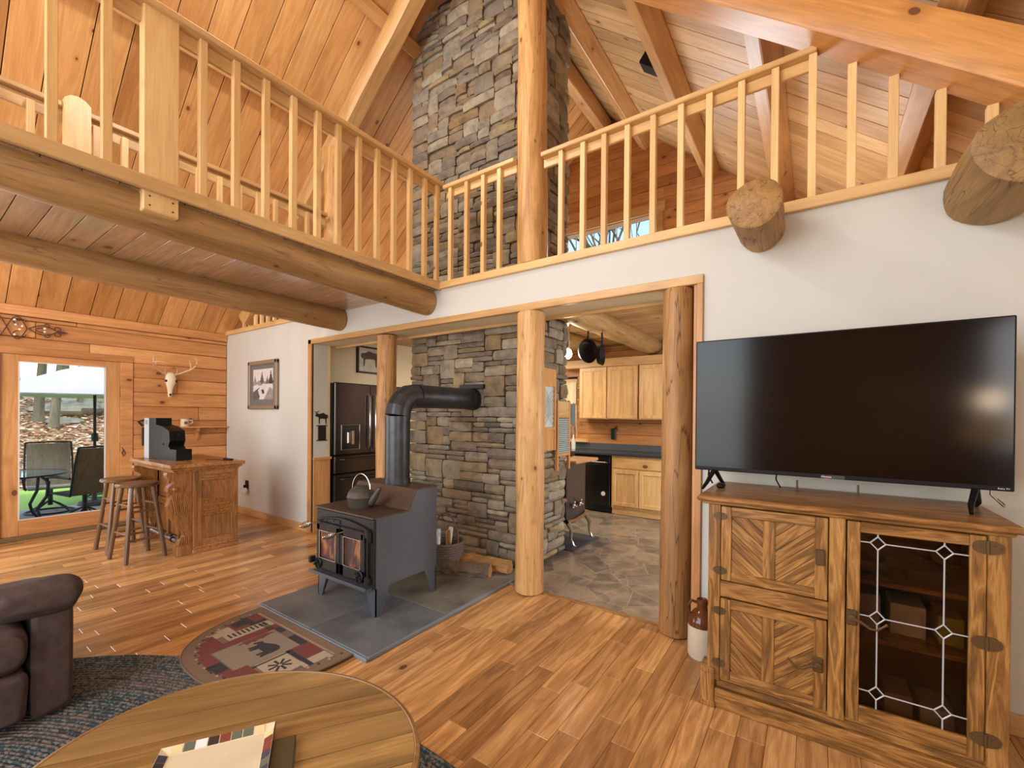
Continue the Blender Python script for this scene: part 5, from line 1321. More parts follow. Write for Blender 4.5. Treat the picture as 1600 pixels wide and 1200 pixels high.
# ================================================================== SOFA
sf = thing('brown_sofa', 'brown suede reclining sofa cut off at the left edge', 'sofa', (-3.5, 0, 0))
def soft(name, loops, closed_top=True, parent=sf, mat=M_leather, label=None):
    """loops: list of rings of points"""
    n = len(loops[0]); vs = [p for lp_ in loops for p in lp_]; fs = []
    for i in range(len(loops) - 1):
        for k in range(n): fs.append((i * n + k, i * n + (k + 1) % n, (i + 1) * n + (k + 1) % n, (i + 1) * n + k))
    fs += [tuple(range(n))[::-1], tuple((len(loops) - 1) * n + k for k in range(n))]
    o = part(name, MB().add(vs, fs), mat, parent, 60, label)
    m = o.modifiers.new('s', 'SUBSURF'); m.levels = 2; m.render_levels = 2
    return o
def lerp_loops(specs, amp, seed, n=16):
    """specs: [(x, y0, y1, z0, z1, r)] -> rings with soft folds"""
    out = []
    for i in range(n + 1):
        t_ = (i / n) ** .8 * (len(specs) - 1); k = min(int(t_), len(specs) - 2); f_ = t_ - k
        q_ = [specs[k][j] + (specs[k + 1][j] - specs[k][j]) * f_ for j in range(6)]
        ring = rrect(*q_, 0, 0); o2 = []
        cy_, cz_ = (q_[1] + q_[2]) / 2, (q_[3] + q_[4]) / 2
        for (x, y, z) in ring:
            d_ = noise.noise(V(x * 5 + seed, y * 9, z * 9)) * amp + max(0, .5 - abs(noise.noise(V(x * 7, y * 4 + seed, z * 6))) * 4) * -amp * .6
            v_ = V(0, y - cy_, z - cz_); L_ = max(v_.length, .01)
            o2.append((x + d_ * .5, y + v_.y / L_ * d_, z + v_.z / L_ * d_))
        out.append(o2)
    return out
def rrect(x, y0, y1, z0, z1, r, amp=0, seed=0):
    pts = []
    for cx_, cz_, a0_ in ((y1 - r, z1 - r, 0), (y0 + r, z1 - r, 90), (y0 + r, z0 + r, 180), (y1 - r, z0 + r, 270)):
        for k in range(4):
            a = math.radians(a0_ + k * 30)
            yy, zz = cx_ + r * math.cos(a), cz_ + r * math.sin(a)
            d_ = amp * noise.noise(V(yy * 6, zz * 6, seed + x * 4)); pts.append((x + d_, yy + d_ * .6, zz + d_ * .6))
    return pts
soft('arm_panel', lerp_loops([(-3.95, .40, .53, .02, .46, .03), (-3.5, .40, .54, .02, .50, .035), (-3.12, .40, .545, .02, .55, .035), (-3.06, .40, .55, .02, .56, .035), (-3.045, .42, .53, .05, .54, .03)], .014, 1))
soft('arm_pad', lerp_loops([(-4.0, .25, .56, .40, .47, .03), (-3.8, .235, .58, .40, .515, .05), (-3.5, .235, .585, .42, .585, .07), (-3.25, .235, .58, .46, .655, .085), (-3.1, .235, .575, .50, .685, .085), (-3.03, .26, .57, .53, .67, .06), (-3.0, .31, .53, .57, .64, .03)], .035, 2))
soft('seat_cushion', lerp_loops([(-3.9, -.42, .395, .27, .48, .06), (-3.5, -.42, .395, .27, .50, .07), (-3.15, -.42, .395, .27, .52, .08), (-3.04, -.40, .395, .28, .51, .08), (-3.0, -.36, .37, .32, .47, .05)], .035, 3))
soft('footrest_panel', lerp_loops([(-3.5, -.42, .395, .03, .28, .04), (-3.15, -.42, .395, .03, .28, .05), (-3.04, -.42, .395, .04, .28, .05), (-3.01, -.40, .37, .07, .26, .04)], .028, 4))
soft('back_cushion', [rrect(x, -.42 + d_, .3 - d_, .45, 1.0 - d_, .08, .02, 5) for x, d_ in ((-4.25, .03), (-4.1, 0), (-3.95, .0), (-3.82, .03))])
part('base', MB().box(-4.2, -3.15, -1.6, .5, .014, .08, .01), M_leather, sf)

# ================================================================== BAR, STOOLS
ba = thing('home_bar', 'carved oak home bar with scrolled brackets and panelled end', 'bar', (-5.98, 2.1, 0))
bx0, bx1, by0, by1 = -6.56, -5.42, 1.885, 2.32
part('body', MB().box(bx0 + .02, bx1 - .02, by0 + .02, by1, .03, .885), M_barX, ba, 0)
part('bar_top', MB().box(bx0 - .06, bx1 + .06, by0 - .23, by1 + .05, .925, .965, .008).box(bx0 - .04, bx1 + .045, by0 - .21, by1 + .03, .90, .925, .01).box(bx0 - .02, bx1 + .02, by0 - .19, by1 + .01, .88, .90, .006), M_barX, ba)
part('base_moulding', MB().box(bx0 - .01, bx1 + .01, by0 - .01, by1 + .01, .0, .045, .006).box(bx0, bx1 + .004, by0 - .002, by1, .045, .07, .006), M_barX, ba)
# end panel
for ya, yb in ((by0, by0 + .075), (by1 - .07, by1)): part('end_stile', MB().box(bx1 - .02, bx1, ya, yb, .07, .88, .003), M_barZ, ba)
part('end_stile', MB().box(bx1 - .02, bx1 + .006, by0 - .005, by0 + .03, .07, .88, .003), M_barZ, ba)
for za, zb in ((.07, .14), (.40, .56), (.78, .88)): part('end_rail', MB().box(bx1 - .02, bx1 - .002, by0 + .075, by1 - .07, za, zb, .003), M_barX, ba)
for za, zb in ((.14, .40), (.56, .78)):
    part('end_panel', MB().box(bx1 - .02, bx1 - .012, by0 + .075, by1 - .07, za, zb), M_barZ, ba, 0)
for zz in (.145, .395, .42, .45, .50, .53, .565, .775, .80, .83): part('end_moulding', MB().cyl((bx1 - .003, by0 + .075, zz), (bx1 - .003, by1 - .07, zz), .006, n=6), M_barX, ba)
# front: pilasters and recessed panels
for xx in (-6.5, -6.15, -5.83): part('pilaster', MB().box(xx, xx + .05, by0 - .02, by0 + .02, .07, .88, .006), M_barZ, ba)
for xa, xb in ((-6.45, -6.15), (-6.10, -5.83), (-5.78, -5.55)):
    for za, zb in ((.12, .42), (.52, .82)): part('front_panel', MB().box(xa + .03, xb - .03, by0 - .0, by0 + .022, za, zb, .008), M_barZ, ba)
    part('front_rail', MB().box(xa, xb, by0 - .01, by0 + .02, .43, .51, .006).box(xa, xb, by0 - .01, by0 + .02, .07, .11, .006).box(xa, xb, by0 - .01, by0 + .02, .83, .88, .006), M_barX, ba)
# carved brackets
cp = [(0, .885), (.205, .885), (.212, .86), (.20, .82), (.165, .80), (.15, .775), (.175, .755), (.20, .73), (.205, .69), (.185, .655), (.16, .665), (.155, .64), (.185, .60), (.20, .54), (.195, .47), (.17, .40), (.135, .34), (.10, .29), (.075, .24), (.07, .20), (.085, .165), (.115, .135), (.14, .115), (.14, 0.0), (0, 0)]
def bracket(xa, xb):
    b1 = part('carved_bracket', MB().prism(cp, lambda a, b_, d_: (d_, by0 - a * 1.12, b_), xa, xb), M_barZ, ba, 30)
    part('scroll', MB().cyl((xa - .006, by0 - .165, .71), (xb + .008, by0 - .165, .71), .036, n=18).ball((xb + .008, by0 - .165, .71), .026, 12, 8), M_barZ, b1)
    fl2 = MB()
    for i in range(7):
        o_ = i * .018
        fl2.tube([(xb + .002, by0 - .19 + o_, .64 - o_ * .5), (xb + .007, by0 - .175 + o_, .56 - o_ * .4), (xb + .007, by0 - .16 + o_ * .9, .46), (xb + .004, by0 - .11 + o_ * .6, .34), (xb + .002, by0 - .08 + o_ * .4, .26)], .007, 6)
    for i in range(5):
        fl2.tube([(xb + .002, by0 - .11 + i * .018, .2), (xb + .008, by0 - .12 + i * .018, .15), (xb + .004, by0 - .13 + i * .022, .12)], .008, 6)
    part('carved_leaf', fl2, M_barZ, b1)
    part('foot_block', MB().box(xa - .01, xb + .01, by0 - .15, by0 + .005, 0, .105, .004), M_barZ, b1)
bracket(bx1 - .10, bx1 - .01); bracket(bx0 + .02, bx0 + .11)
part('foot_rail', MB().cyl((bx0 - .02, by0 - .12, .15), (bx1 - .1, by0 - .12, .15), .022, n=14), M_nickel, ba, label='nickel foot rail')
for xx in (-6.3, -5.95, -5.62): part('rail_bracket', MB().tube([(xx, by0 - .02, .12), (xx, by0 - .08, .10), (xx, by0 - .12, .13)], .012, 8).cyl((xx - .01, by0 - .12, .15), (xx + .01, by0 - .12, .15), .03, n=12), M_ironD, ba)

dv = thing('tabletop_machine', 'stepped black machine with a silver front standing on the bar', 'machine', (-6.13, 1.87, .966), .15)
pf = [(-.27, 0), (.30, 0), (.30, .125), (.18, .125), (.14, .16), (.17, .22), (.155, .33), (.02, .38), (-.12, .40), (-.12, .475), (-.27, .475)]
part('housing', MB().prism(pf, lambda a, b_, d_: (a, d_, b_), -.06, .10), M_black, dv, 30, local=True)
part('silver_front', MB().box(-.375, -.271, -.063, .103, 0, .475, .006), M_greySide, dv, local=True)
part('front_label', MB().box(-.35, -.295, -.065, -.06, .40, .45), plain('label_blue', srgb(120, 126, 140), .3), dv, 0, local=True)
part('lever', MB().tube([(.16, .02, .28), (.21, .0, .29), (.25, -.01, .27)], .008, 6).tube([(.16, .02, .24), (.21, .0, .24), (.25, -.01, .23)], .008, 6).cyl((.04, -.062, .18), (.04, -.07, .18), .008), M_black, dv, local=True)
wl_ = part('black_wall_ornament', MB().box(-7.58, -7.55, 2.02, 2.12, 1.05, 1.3, .004).tube([(-7.57, 2.03, 1.32), (-7.56, 1.98, 1.38), (-7.56, 2.04, 1.40), (-7.56, 2.1, 1.36)], .015, 6), M_blackM); tag(wl_, 'black wall ornament on the board wall left of the bar machine', 'wall decoration')
rmt = part('remote_control', MB().box(-5.62, -5.45, 2.24, 2.285, .967, .985, .006), M_black); tag(rmt, 'slim black remote control lying on the right of the bar top', 'remote control')
cbl = part('power_cord', MB().tube([(-5.72, 2.1, .972), (-5.62, 2.17, .972), (-5.55, 2.2, .972), (-5.48, 2.25, .972)], .004, 6), M_black); tag(cbl, 'thin black cord on the bar top beside the machine', 'cord')

sp = thing('bar_stool', 'nearer wooden bar stool with four splayed legs', 'stool', (-5.74, 1.5, 0), .12)
part('seat', MB().lathe([(.0, .745), (.165, .745), (.178, .752), (.18, .768), (.17, .780), (.12, .775), (.0, .772)], (0, 0, 0), 32), M_stool, sp, local=True)
fe = [(sx * .18, sy * .165) for sx in (-1, 1) for sy in (-1, 1)]
for x, y in fe: part('leg', MB().tube([(x, y, 0.0), (x * .97, y * .97, .06), (x * .55, y * .55, .748)], [.019, .021, .019], 8), M_stool, sp, local=True)
def at_(x, y, z): f = 1 - .45 * z / .748; return (x * f, y * f, z)
rgz = [((0, 1), .22), ((2, 3), .22), ((0, 2), .28), ((1, 3), .28), ((0, 1), .50), ((2, 3), .50), ((0, 2), .56), ((1, 3), .56)]
for (i, j), z in rgz: part('rung', MB().cyl(at_(*fe[i], z), at_(*fe[j], z), .011, n=8), M_stool, sp, local=True)
s2 = copy_tree(sp); s2.location = (-6.28, 1.5, 0); s2.rotation_euler = (0, 0, .05); s2['label'] = 'farther wooden bar stool, nearer the patio door'
sp['group'] = s2['group'] = 'wooden stools at the bar'

# ================================================================== WALL DECORATION
pc = thing('framed_winter_picture', 'framed black and white winter landscape on the left white wall', 'picture', (-6.4, 3.06, 1.56))
px0, px1, pz0, pz1 = -6.82, -6.0, 1.565, 2.255
M_frame = plain('frame_taupe', srgb(140, 120, 98), .4)
for nm, bx in (('frame_side', (px0, px0 + .06, pz0, pz1)), ('frame_side', (px1 - .06, px1, pz0, pz1)), ('frame_side', (px0, px1, pz0, pz0 + .06)), ('frame_side', (px0, px1, pz1 - .06, pz1))):
    part(nm, MB().box(bx[0], bx[1], 3.035, 3.079, bx[2], bx[3], .012), M_frame, pc)
part('mat_board', MB().box(px0 + .05, px1 - .05, 3.06, 3.07, pz0 + .05, pz1 - .05), plain('mat_grey', srgb(112, 108, 106), .8), pc, 0)
ax0, ax1, az0, az1 = px0 + .13, px1 - .13, pz0 + .14, pz1 - .12
art = MB()
def A_(poly, m, d=.0): art.mi = m; art.prism([(ax0 + (ax1 - ax0) * u, az0 + (az1 - az0) * v) for u, v in poly], lambda a, b_, d_: (a, d_, b_), 3.0585 - d, 3.06 - d)
A_([(0, 0), (1, 0), (1, 1), (0, 1)], 0)
A_([(0, .45), (.2, .5), (.45, .44), (.8, .5), (1, .47), (1, .6), (.8, .66), (.6, .58), (.3, .62), (.12, .57), (0, .6)], 1, .0006)
A_([(0, 0), (.3, 0), (.42, .22), (.34, .4), (.2, .34), (.0, .25)], 2, .0009); A_([(.55, .0), (1, 0), (1, .3), (.85, .42), (.7, .2)], 1, .0009)
def tree_(u, v, h, w_, m):
    pts = [(u, v + h)]
    for i in range(4): pts += [(u + w_ * (i + 1) / 4, v + h - (i + 1) * h / 5), (u + w_ * (i + .4) / 4, v + h - (i + 1.1) * h / 5)]
    pts += [(u + .01, v)]; pts += [(2 * u - a, b_) for a, b_ in pts[:0:-1]]
    A_(pts, m, .0012)
tree_(.46, .5, .42, .11, 2); tree_(.9, .45, .5, .12, 3); tree_(.72, .48, .3, .06, 2); tree_(.1, .5, .3, .08, 1); tree_(.3, .46, .18, .05, 1)
A_([(.25, .3), (.5, .52), (.62, .5), (.95, .5), (.97, .38), (.6, .42), (.5, .2), (.35, .1)], 0, .0015); A_([(.42, .33), (.55, .32), (.58, .2), (.48, .18)], 3, .0018)
part('art_print', art, [plain('ink0', srgb(214, 208, 204), .7, var=.12, scale=22), plain('ink1', srgb(150, 144, 142), .7, var=.3, scale=28), plain('ink2', srgb(96, 92, 90), .7, var=.3, scale=30), plain('ink3', srgb(66, 60, 60), .7)], pc, 0)

sk = thing('deer_skull', 'white deer skull with antlers mounted on the board wall', 'skull', (-7.585, 2.32, 1.9))
SX = -7.585
loops = []
mb = MB(); ns = 12; prof_ = [(2.08, .035, .06), (2.05, .055, .085), (1.99, .064, .10), (1.94, .066, .10), (1.90, .05, .085), (1.85, .036, .07), (1.79, .028, .055), (1.75, .025, .04), (1.73, .016, .03)]
vs = []
for z, w_, d_ in prof_:
    for k in range(ns):
        a = 2 * PI * k / ns; vs.append((SX + .005 + d_ * (.5 + .5 * math.cos(a)), 2.33 + w_ * math.sin(a), z))
fs = [(i * ns + k, i * ns + (k + 1) % ns, (i + 1) * ns + (k + 1) % ns, (i + 1) * ns + k) for i in range(len(prof_) - 1) for k in range(ns)] + [tuple(range(ns)), tuple((len(prof_) - 1) * ns + k for k in range(ns))]
part('skull_bone', MB().add(vs, fs), M_bone, sk, 60)
part('eye_socket', MB().ball((SX + .07, 2.277, 1.955), .02, 10, 6).ball((SX + .07, 2.383, 1.955), .02, 10, 6).ball((SX + .045, 2.33, 1.765), .014, 8, 6, (1, 1, 1.6)), M_mortar, sk)
for s_ in (-1, 1):
    mb = MB(); y0_ = 2.33 + s_ * .05
    mb.tube([(SX + .05, y0_, 2.05), (SX + .07, y0_ + s_ * .06, 2.07), (SX + .16, y0_ + s_ * .16, 2.13), (SX + .24, y0_ + s_ * .2, 2.19), (SX + .32, y0_ + s_ * .16, 2.2), (SX + .38, y0_ + s_ * .08, 2.18)], [.014, .013, .011, .010, .007, .003], 8)
    mb.tube([(SX + .16, y0_ + s_ * .16, 2.13), (SX + .17, y0_ + s_ * .15, 2.2), (SX + .16, y0_ + s_ * .14, 2.26)], [.009, .007, .003], 7)
    mb.tube([(SX + .24, y0_ + s_ * .2, 2.19), (SX + .25, y0_ + s_ * .2, 2.26), (SX + .23, y0_ + s_ * .18, 2.31)], [.009, .006, .003], 7)
    mb.tube([(SX + .07, y0_ + s_ * .02, 2.06), (SX + .09, y0_ + s_ * .02, 2.13)], [.008, .003], 7)
    part('antler', mb, plain('antler', srgb(214, 186, 140), .5, var=.15), sk)

sc = thing('iron_scrollwork', 'wrought iron scroll ornament with clear beads above the door', 'wall decoration', (-7.58, .8, 2.5))
mb = MB(); SXX = -7.575
def sp2(pts): mb.tube([(SXX, a, b_) for a, b_ in pts], .0055, 5)
def curl(cy_, cz_, r0, a0_, a1_, r1=.2, n=16): sp2([(cy_ + (r0 + (r0 * r1 - r0) * i / n) * math.cos(a0_ + (a1_ - a0_) * i / n), cz_ + (r0 + (r0 * r1 - r0) * i / n) * math.sin(a0_ + (a1_ - a0_) * i / n)) for i in range(n + 1)])
cy0, cz0 = .80, 2.475
for side_ in (1, -1):
    f = lambda y_: cy0 + side_ * (y_ - cy0)
    for vz in (1, -1):
        g_ = lambda z_: cz0 + vz * (z_ - cz0)
        sp2([(f(.80 + .16 * t_ / 10 * 1.0), g_(cz0 + .13 * math.sin(PI * t_ / 10) + 0)) for t_ in range(11)])
        sp2([(f(.97 + .24 * t_ / 14), g_(cz0 + .055 * math.sin(PI * t_ / 14))) for t_ in range(15)])
        sp2([(f(.90 + .05 * math.cos(a)), g_(cz0 + .07 + .035 * math.sin(a))) for a in [i * .45 for i in range(11)]])
        sp2([(f(1.12 + .022 * math.cos(a)), g_(cz0 + .06 + .02 * math.sin(a))) for a in [i * .5 - 1.5 for i in range(10)]])
        sp2([(f(1.21 + .026 * math.cos(a)), g_(cz0 + .035 + .022 * math.sin(a))) for a in [i * .5 - 1.2 for i in range(11)]])
        sp2([(f(1.03 + .08 * t_ / 8), g_(cz0 + .02 * math.sin(PI * t_ / 8) + .006)) for t_ in range(9)])
    mb.prism([(f(1.21), cz0 - .025), (f(1.3), cz0), (f(1.21), cz0 + .025)], lambda a, b_, d_: (d_, a, b_), SXX - .004, SXX + .006)
part('scrolls', mb, plain('rust_iron', srgb(92, 62, 44), .5, .5), sc)
vn = MB()
for y_, z_ in ((.86, .085), (.86, -.085), (.87, .03), (.9, -.02), (.92, .02), (1.1, .02), (1.1, -.018)): vn.ball((SXX + .01, y_, cz0 + z_), .013, 8, 6)
part('beads', vn, M_vine, sc)

sh = thing('wall_shelf', 'small pine shelf with scroll bracket on the board wall', 'shelf', (-7.55, 2.7, 1.28))
part('shelf_board', MB().box(-7.598, -7.48, 2.1, 3.06, 1.285, 1.305, .003), M_sidingY, sh)
part('shelf_bracket', MB().prism([(0, 0), (.1, 0), (.09, -.05), (.05, -.08), (.05, -.14), (.0, -.2)], lambda a, b_, d_: (-7.598 + a, d_, 1.285 + b_), 2.66, 2.685), M_sidingY, sh)
mg = thing('beer_mug', 'cream printed mug standing on the wall shelf', 'mug', (-7.53, 2.5, 1.306))
part('mug_body', MB().lathe([(.0, 0), (.05, 0), (.052, .005), (.05, .11), (.046, .11), (.044, .01), (.0, .01)], (-7.53, 2.5, 1.306), 20), M_jugW, mg)
part('mug_handle', MB().tube([(-7.51, 2.545, 1.4), (-7.5, 2.585, 1.395), (-7.5, 2.59, 1.36), (-7.51, 2.55, 1.335)], .007, 6), M_jugW, mg)
part('mug_print', MB().box(-7.482, -7.478, 2.48, 2.52, 1.34, 1.38), T_red, mg, 0)
ol = thing('wall_outlet', 'black wall outlet with a white plug-in air freshener', 'outlet', (-6.9, 3.07, .4))
part('cover_plate', MB().box(-6.95, -6.86, 3.068, 3.079, .39, .51, .003), M_black, ol)
fz = thing('air_freshener', 'white round plug-in air freshener in the black outlet', 'air freshener', (-6.88, 3.04, .36))
part('shell', MB().ball((-6.88, 3.04, .36), .05, 14, 10, (1, .5, 1.1)), M_paper, fz); part('collar', MB().cyl((-6.88, 3.035, .41), (-6.88, 3.035, .45), .018, n=10), M_black, fz)
cd = part('white_cord', MB().tube([(-6.92, 3.05, .42), (-7.02, 3.03, .38), (-7.1, 3.03, .25), (-7.12, 3.03, .12), (-7.1, 3.0, .02)], .006, 6), M_paper); tag(cd, 'white cord hanging from the outlet behind the bar', 'cord')

# table lamp behind the photographer, seen mirrored in the television
fl2 = thing('floor_lamp', 'warm glowing lamp behind the camera, mirrored in the television', 'lamp', (1.45, -.75, 0))
part('base', MB().lathe([(.0, 0), (.14, 0), (.12, .03), (.0, .03)], (1.45, -.75, 0), 20), M_brass, fl2)
part('pole', MB().cyl((1.45, -.75, .03), (1.45, -.75, 1.4), .012, n=10), M_brass, fl2)
part('lamp_shade', MB().lathe([(.22, 1.28), (.225, 1.28), (.12, 1.56), (.115, 1.56)], (1.45, -.75, 0), 28), plain('lit_shade', srgb(240, 200, 150), .8, emit=(1, .55, .25, 1), estr=2.2), fl2)
light('floor_lamp_light', 'POINT', (1.45, -.75, 1.7), 14, (1, .72, .45), radius=.1)

# ================================================================== OUTDOORS
def terrain(x, y):
    d = max(0, -13.5 - x); return -.16 + .21 * min(d, 9) + .07 * max(0, d - 9) + .09 * noise.noise(V(x * .5, y * .5, 0)) * min(1, d)
mb = MB(); nx, ny = 40, 40; vs = []
for i in range(nx + 1):
    for j in range(ny + 1):
        x = -7.85 - i / nx * 34; y = -6 + j / ny * 24; vs.append((x, y, terrain(x, y)))
mb.add(vs, [(i * (ny + 1) + j, i * (ny + 1) + j + 1, (i + 1) * (ny + 1) + j + 1, (i + 1) * (ny + 1) + j) for i in range(nx) for j in range(ny)])
def ground_mat():
    m, t, b = newmat('leaf_litter'); g = G(t); tc = g.n('TexCoord')
    vo = g.n('TexVoronoi', i_Scale=14.0); g.l(tc.outputs['Object'], vo.inputs['Vector']); sep = g.n('SeparateColor'); g.l(vo.outputs['Color'], sep.inputs[0])
    c = g.ramp(sep.outputs[0], [(0, srgb(96, 74, 54)), (.35, srgb(168, 136, 100)), (.7, srgb(206, 182, 150)), (.9, srgb(128, 120, 76)), (1, srgb(86, 96, 50))])
    sx = g.n('SeparateXYZ'); g.l(tc.outputs['Object'], sx.inputs[0])
    nz = g.n('TexNoise', i_Scale=.8); g.l(tc.outputs['Object'], nz.inputs['Vector'])
    lawn = g.math('GREATER_THAN', g.math('ADD', sx.outputs[0], g.math('MULTIPLY', nz.outputs[0], .9)), -13.2)
    c2 = g.mix(lawn, c, srgb(150, 186, 84)); g.l(c2, b.inputs['Base Color']); b.inputs['Roughness'].default_value = .9
    return m
o = mlink('ground', mb.mesh('ground', ground_mat(), 60)); o['kind'] = 'structure'; o['label'] = 'leaf covered hillside and lawn strip beyond the patio'
pt_ = struct('patio', 'grey paved patio outside the glass door')
for i in range(6):
    for j in range(7):
        part('paving_slab', MB().box(-7.85 - (i + 1) * .45 + .004, -7.85 - i * .45 - .004, -.4 + j * .5 + .004, -.4 + (j + 1) * .5 - .004, -.16, -.1 + R.uniform(-.003, .003), .006), plain('patio_stone', srgb(176, 164, 152), .9, bump=.3, scale=30, var=.1) if (i + j) == 0 else bpy.data.materials['patio_stone'], pt_, 0)
def boulder(lb, c, s, seed):
    mb = MB().ball((0, 0, 0), 1, 14, 9)
    mb.v = [(c[0] + x * s[0] * (1 + .35 * noise.noise(V(x * 1.3 + seed, y * 1.3, z * 1.3))), c[1] + y * s[1] * (1 + .35 * noise.noise(V(x + seed, y * 1.4, z))), c[2] + z * s[2] * (1 + .3 * noise.noise(V(x, y, z * 2 + seed)))) for x, y, z in mb.v]
    tag(part('boulder', mb, stone_mat('boulder_stone_%d' % seed, [(136, 134, 118), (150, 148, 134)], scale=3), None, 25), lb, 'boulder')
def gz(x, y): return terrain(x, y)
boulder('big flat grey boulder on the hillside behind the trees', (-21.5, 3.85, gz(-21.5, 3.8) + .08), (.9, 1.05, .32), 1)
boulder('small flat boulder lower on the hillside', (-19.8, 3.35, gz(-19.8, 3.3) + .03), (.4, .5, .14), 5)
boulder('long grey ledge rock near the top of the hillside', (-25.5, 5.6, gz(-25.5, 5.6) + .08), (.8, 2.2, .3), 9)
M_bark2 = wood('tree_bark', (150, 140, 118), (112, 102, 84), (64, 56, 44), axis='Z', knots=0, rough=.95, bump=.8)
def ptree(lb, x, y, r, lean, h=9):
    z = gz(x, y); t_ = thing('tree', lb, 'tree', (x, y, z))
    part('trunk', MB().tube([(x, y, z - .1), (x + lean * .02, y + lean * .05, z + .15), (x, y + lean * .12, z + 1), (x, y + lean * .3, z + 2.5), (x, y + lean * .5, z + h)], [r * 1.9, r * 1.15, r, r * .85, r * .3], 14), M_bark2, t_)
    mb = MB(); vs = []; rr5 = random.Random(int(x * 10))
    for i in range(1300):
        a = rr5.uniform(0, 2 * PI); d_ = rr5.uniform(.2, 2.2); zz = z + rr5.uniform(2.2, h); c_ = V(x + d_ * math.cos(a), y + lean * .4 + d_ * math.sin(a), zz)
        u = V(rr5.uniform(-1, 1), rr5.uniform(-1, 1), rr5.uniform(-1, 1)).normalized(); v = u.cross(V(rr5.uniform(-1, 1), rr5.uniform(-1, 1), rr5.uniform(-1, 1))).normalized(); s_ = rr5.uniform(.08, .17)
        mb.add([c_ - u * s_, c_ + v * s_ * .5, c_ + u * s_, c_ - v * s_ * .5], [(0, 1, 2, 3)])
    part('foliage', mb, bpy.data.materials.get('leaf_green') or plain('leaf_green', srgb(118, 150, 66), .8, var=.3, scale=2), t_, 0, kind='stuff')
ptree('leaning tree trunk on the left seen through the patio door', -20.0, 2.75, .115, .5)
ptree('second leaning tree trunk, just right of the left one outside', -19.0, 2.92, .105, .8)
ptree('straight slim tree trunk in front of the boulder outside', -21.0, 3.9, .075, .1)
ptree('distant dark tree high on the hillside at the door pane left edge', -26.5, 3.0, .2, -.3)
ptree('distant tree high on the hillside right of the umbrella pole', -27, 6.2, .2, .3)
for i in range(5): ptree(['far tree at the top of the slope, first from the left', 'far tree at the top of the slope, second from the left', 'far tree at the top of the slope, in the middle', 'far tree at the top of the slope, second from the right', 'far tree at the top of the slope, last on the right'][i], -31 - (i % 2) * 1.5, 2.2 + i * 1.5, .18, 0, 9)
lv = MB(); lm = []
for i in range(9000):
    x = -13.4 - R.random() * 13; y = 1 + R.random() * (abs(x) * .32); z = gz(x, y) + .03 + R.random() * .03; s_ = R.uniform(.05, .09); a = R.uniform(0, 6.3)
    u = V(math.cos(a), math.sin(a), R.uniform(-.4, .4)) * s_; v = V(-math.sin(a), math.cos(a), R.uniform(-.4, .4)) * s_ * .6; c_ = V(x, y, z)
    lv.mi = R.choice((0, 0, 1, 1, 2)); lv.add([c_ - u, c_ + v, c_ + u, c_ - v], [(0, 1, 2, 3)])
o = mlink('fallen_leaves', lv.mesh('fallen_leaves', [plain('leaf_tan', srgb(216, 186, 148), .8), plain('leaf_brown', srgb(168, 118, 80), .8), plain('leaf_pale', srgb(232, 214, 190), .8)], 0)); o['kind'] = 'stuff'; tag(o, 'dry fallen leaves scattered over the hillside', 'leaves')
M_frameD = plain('patio_metal', srgb(58, 60, 62), .45, .4)
M_sling = wood('sling_fabric', (186, 176, 164), (160, 150, 140), (124, 116, 108), axis='Z', knots=0, var=.02, rough=.9, grain=2)
M_slingD = wood('sling_fabric_dark', (122, 104, 86), (98, 82, 68), (70, 58, 48), axis='Z', knots=0, var=.02, rough=.9, grain=2)
def pchair(lb, x, y, rz, fabric):
    c = thing('patio_chair', lb, 'chair', (x, y, -.1), rz, 'sling chairs round the patio table')
    L_ = lambda nm, mb, m: part(nm, mb, m, c, local=True)
    # seat faces +X locally
    bp = [(-.22, .40), (-.27, .62), (-.33, .85), (-.39, 1.08)]
    mb = MB()
    for (a, z), (a2, z2) in zip(bp, bp[1:]): mb.box(0, 1, -.25, .25, 0, 1, 0, Matrix(((a2 - a, 0, .02, a), (0, 1, 0, 0), (z2 - z, 0, .005, z), (0, 0, 0, 1))))
    L_('back_sling', mb, fabric)
    L_('seat_sling', MB().box(-.24, .28, -.25, .25, .40, .425, .01), fabric)
    for s_ in (-1, 1):
        L_('side_frame', MB().tube([(.30, s_ * .27, .42), (-.22, s_ * .27, .40), (-.33, s_ * .27, .85), (-.40, s_ * .26, 1.1)], .014, 8), M_frameD)
        L_('armrest', MB().tube([(-.28, s_ * .3, .66), (.0, s_ * .31, .67), (.24, s_ * .31, .66), (.30, s_ * .3, .58), (.26, s_ * .28, .42)], [.016, .022, .02, .014, .014], 8), M_frameD)
    L_('top_bar', MB().tube([(-.40, -.26, 1.1), (-.41, 0, 1.105), (-.40, .26, 1.1)], .014, 8), M_frameD)
    mb = MB().cyl((0, 0, .12), (0, 0, .40), .03, n=10).tube([(.28 * math.cos(a), .28 * math.sin(a), .02) for a in [2 * PI * i / 28 for i in range(28)]], .014, 6, closed=True)
    for i in range(4):
        a = PI / 4 + i * PI / 2; mb.tube([(0, 0, .2), (.15 * math.cos(a), .15 * math.sin(a), .12), (.28 * math.cos(a), .28 * math.sin(a), .03)], .012, 6)
    L_('swivel_base', mb, M_frameD)
pchair('light grey sling patio chair facing the house behind the glass table', -10.0, 1.52, -.1, M_sling)
pchair('dark brown sling patio chair with its back to the door', -8.95, 1.72, PI + .25, M_slingD)
pchair('third sling patio chair just visible behind the umbrella pole', -11.1, 2.45, -1.0, M_sling)
gt = thing('patio_table', 'round glass-topped patio table with curved metal legs', 'table', (-9.35, .98, -.1))
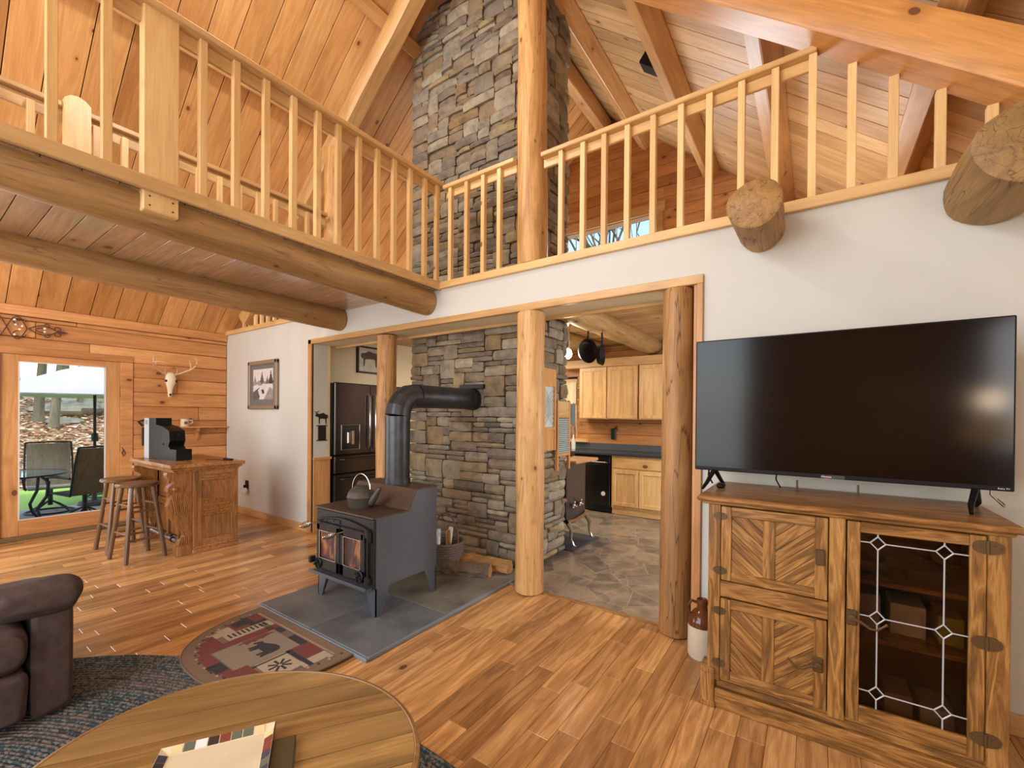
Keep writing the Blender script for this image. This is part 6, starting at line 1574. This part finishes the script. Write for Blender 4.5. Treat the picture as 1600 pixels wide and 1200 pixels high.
part('glass_top', MB().cyl((-9.35, .98, .60), (-9.35, .98, .612), .62, n=40), M_glT, gt); part('rim', MB().tube([(-9.35 + .62 * math.cos(a), .98 + .62 * math.sin(a), .606) for a in [2 * PI * i / 40 for i in range(40)]], .012, 6, closed=True), M_frameD, gt)
for i in range(4):
    a = PI / 4 + i * PI / 2; c_, s_ = math.cos(a), math.sin(a)
    part('leg', MB().tube([(-9.35 + q_ * c_, .98 + q_ * s_, z) for q_, z in ((.42, .59), (.52, .5), (.5, .3), (.38, .12), (.42, 0), (.5, -.09))], .02, 8), M_frameD, gt)
um = thing('patio_umbrella', 'white patio umbrella on a dark pole outside the door', 'umbrella', (-10.3, 2.1, -.1))
part('pole', MB().cyl((-10.3, 2.1, -.1), (-10.3, 2.1, 2.5), .022, n=12).cyl((-10.3, 2.1, 1.0), (-10.3, 2.1, 1.14), .045, n=12).tube([(-10.26, 2.1, 1.07), (-10.2, 2.12, 1.07), (-10.2, 2.12, 1.0)], .008, 6), M_frameD, um)
cv = []; 
for r_, z in ((.02, 2.34), (.42, 2.2), (.88, 1.99), (1.3, 1.78)):
    for k in range(32):
        a = 2 * PI * k / 32; sag = 1 - .05 * (1 - abs(math.cos(4 * a))) * (r_ / 1.3); cv.append((-10.3 + r_ * sag * math.cos(a), 2.1 + r_ * sag * math.sin(a), z))
cvb = [(x, y, z - .012) for x, y, z in cv]
fs = [(i * 32 + k, i * 32 + (k + 1) % 32, (i + 1) * 32 + (k + 1) % 32, (i + 1) * 32 + k) for i in range(3) for k in range(32)]
part('canopy', MB().add(cv, fs).add(cvb, fs), plain('umbrella_white', srgb(196, 197, 202), .8), um, 0)
part('base', MB().lathe([(.0, 0), (.22, 0), (.2, .06), (.04, .08), (.03, .3), (.0, .3)], (-10.3, 2.1, -.1), 20), M_frameD, um)
# trees seen through the loft and kitchen windows
bt = thing('bare_tree', 'bare branches outside the loft window', 'tree', (-4.2, 12, 0))
mb = MB(); rr6 = random.Random(3)
def grow(p, d_, L_, r_, dep):
    q_ = p + d_ * L_; mb.tube([p, q_], [r_, r_ * .7], 6)
    if dep:
        for i in range(3): grow(q_, (d_ + V(rr6.uniform(-.7, .7), rr6.uniform(-.4, .4), rr6.uniform(-.2, .5))).normalized(), L_ * .72, r_ * .6, dep - 1)
grow(V(-3.9, 11.5, -.2), V(0, 0, 1), 3.0, .12, 5); grow(V(-5.3, 13, -.2), V(.05, 0, 1), 3.4, .12, 5); grow(V(-2.2, 12.6, -.2), V(-.05, 0, 1), 3.2, .11, 5)
part('branches', mb, M_bark2, bt)
gr2 = MB().box(-12, 8, 7.2, 30, -.4, -.2); o = mlink('ground', gr2.mesh('ground', plain('back_lawn', srgb(128, 140, 78), .9, var=.2, scale=2), 0)); o['kind'] = 'structure'; o['label'] = 'lawn behind the house seen through the kitchen window'
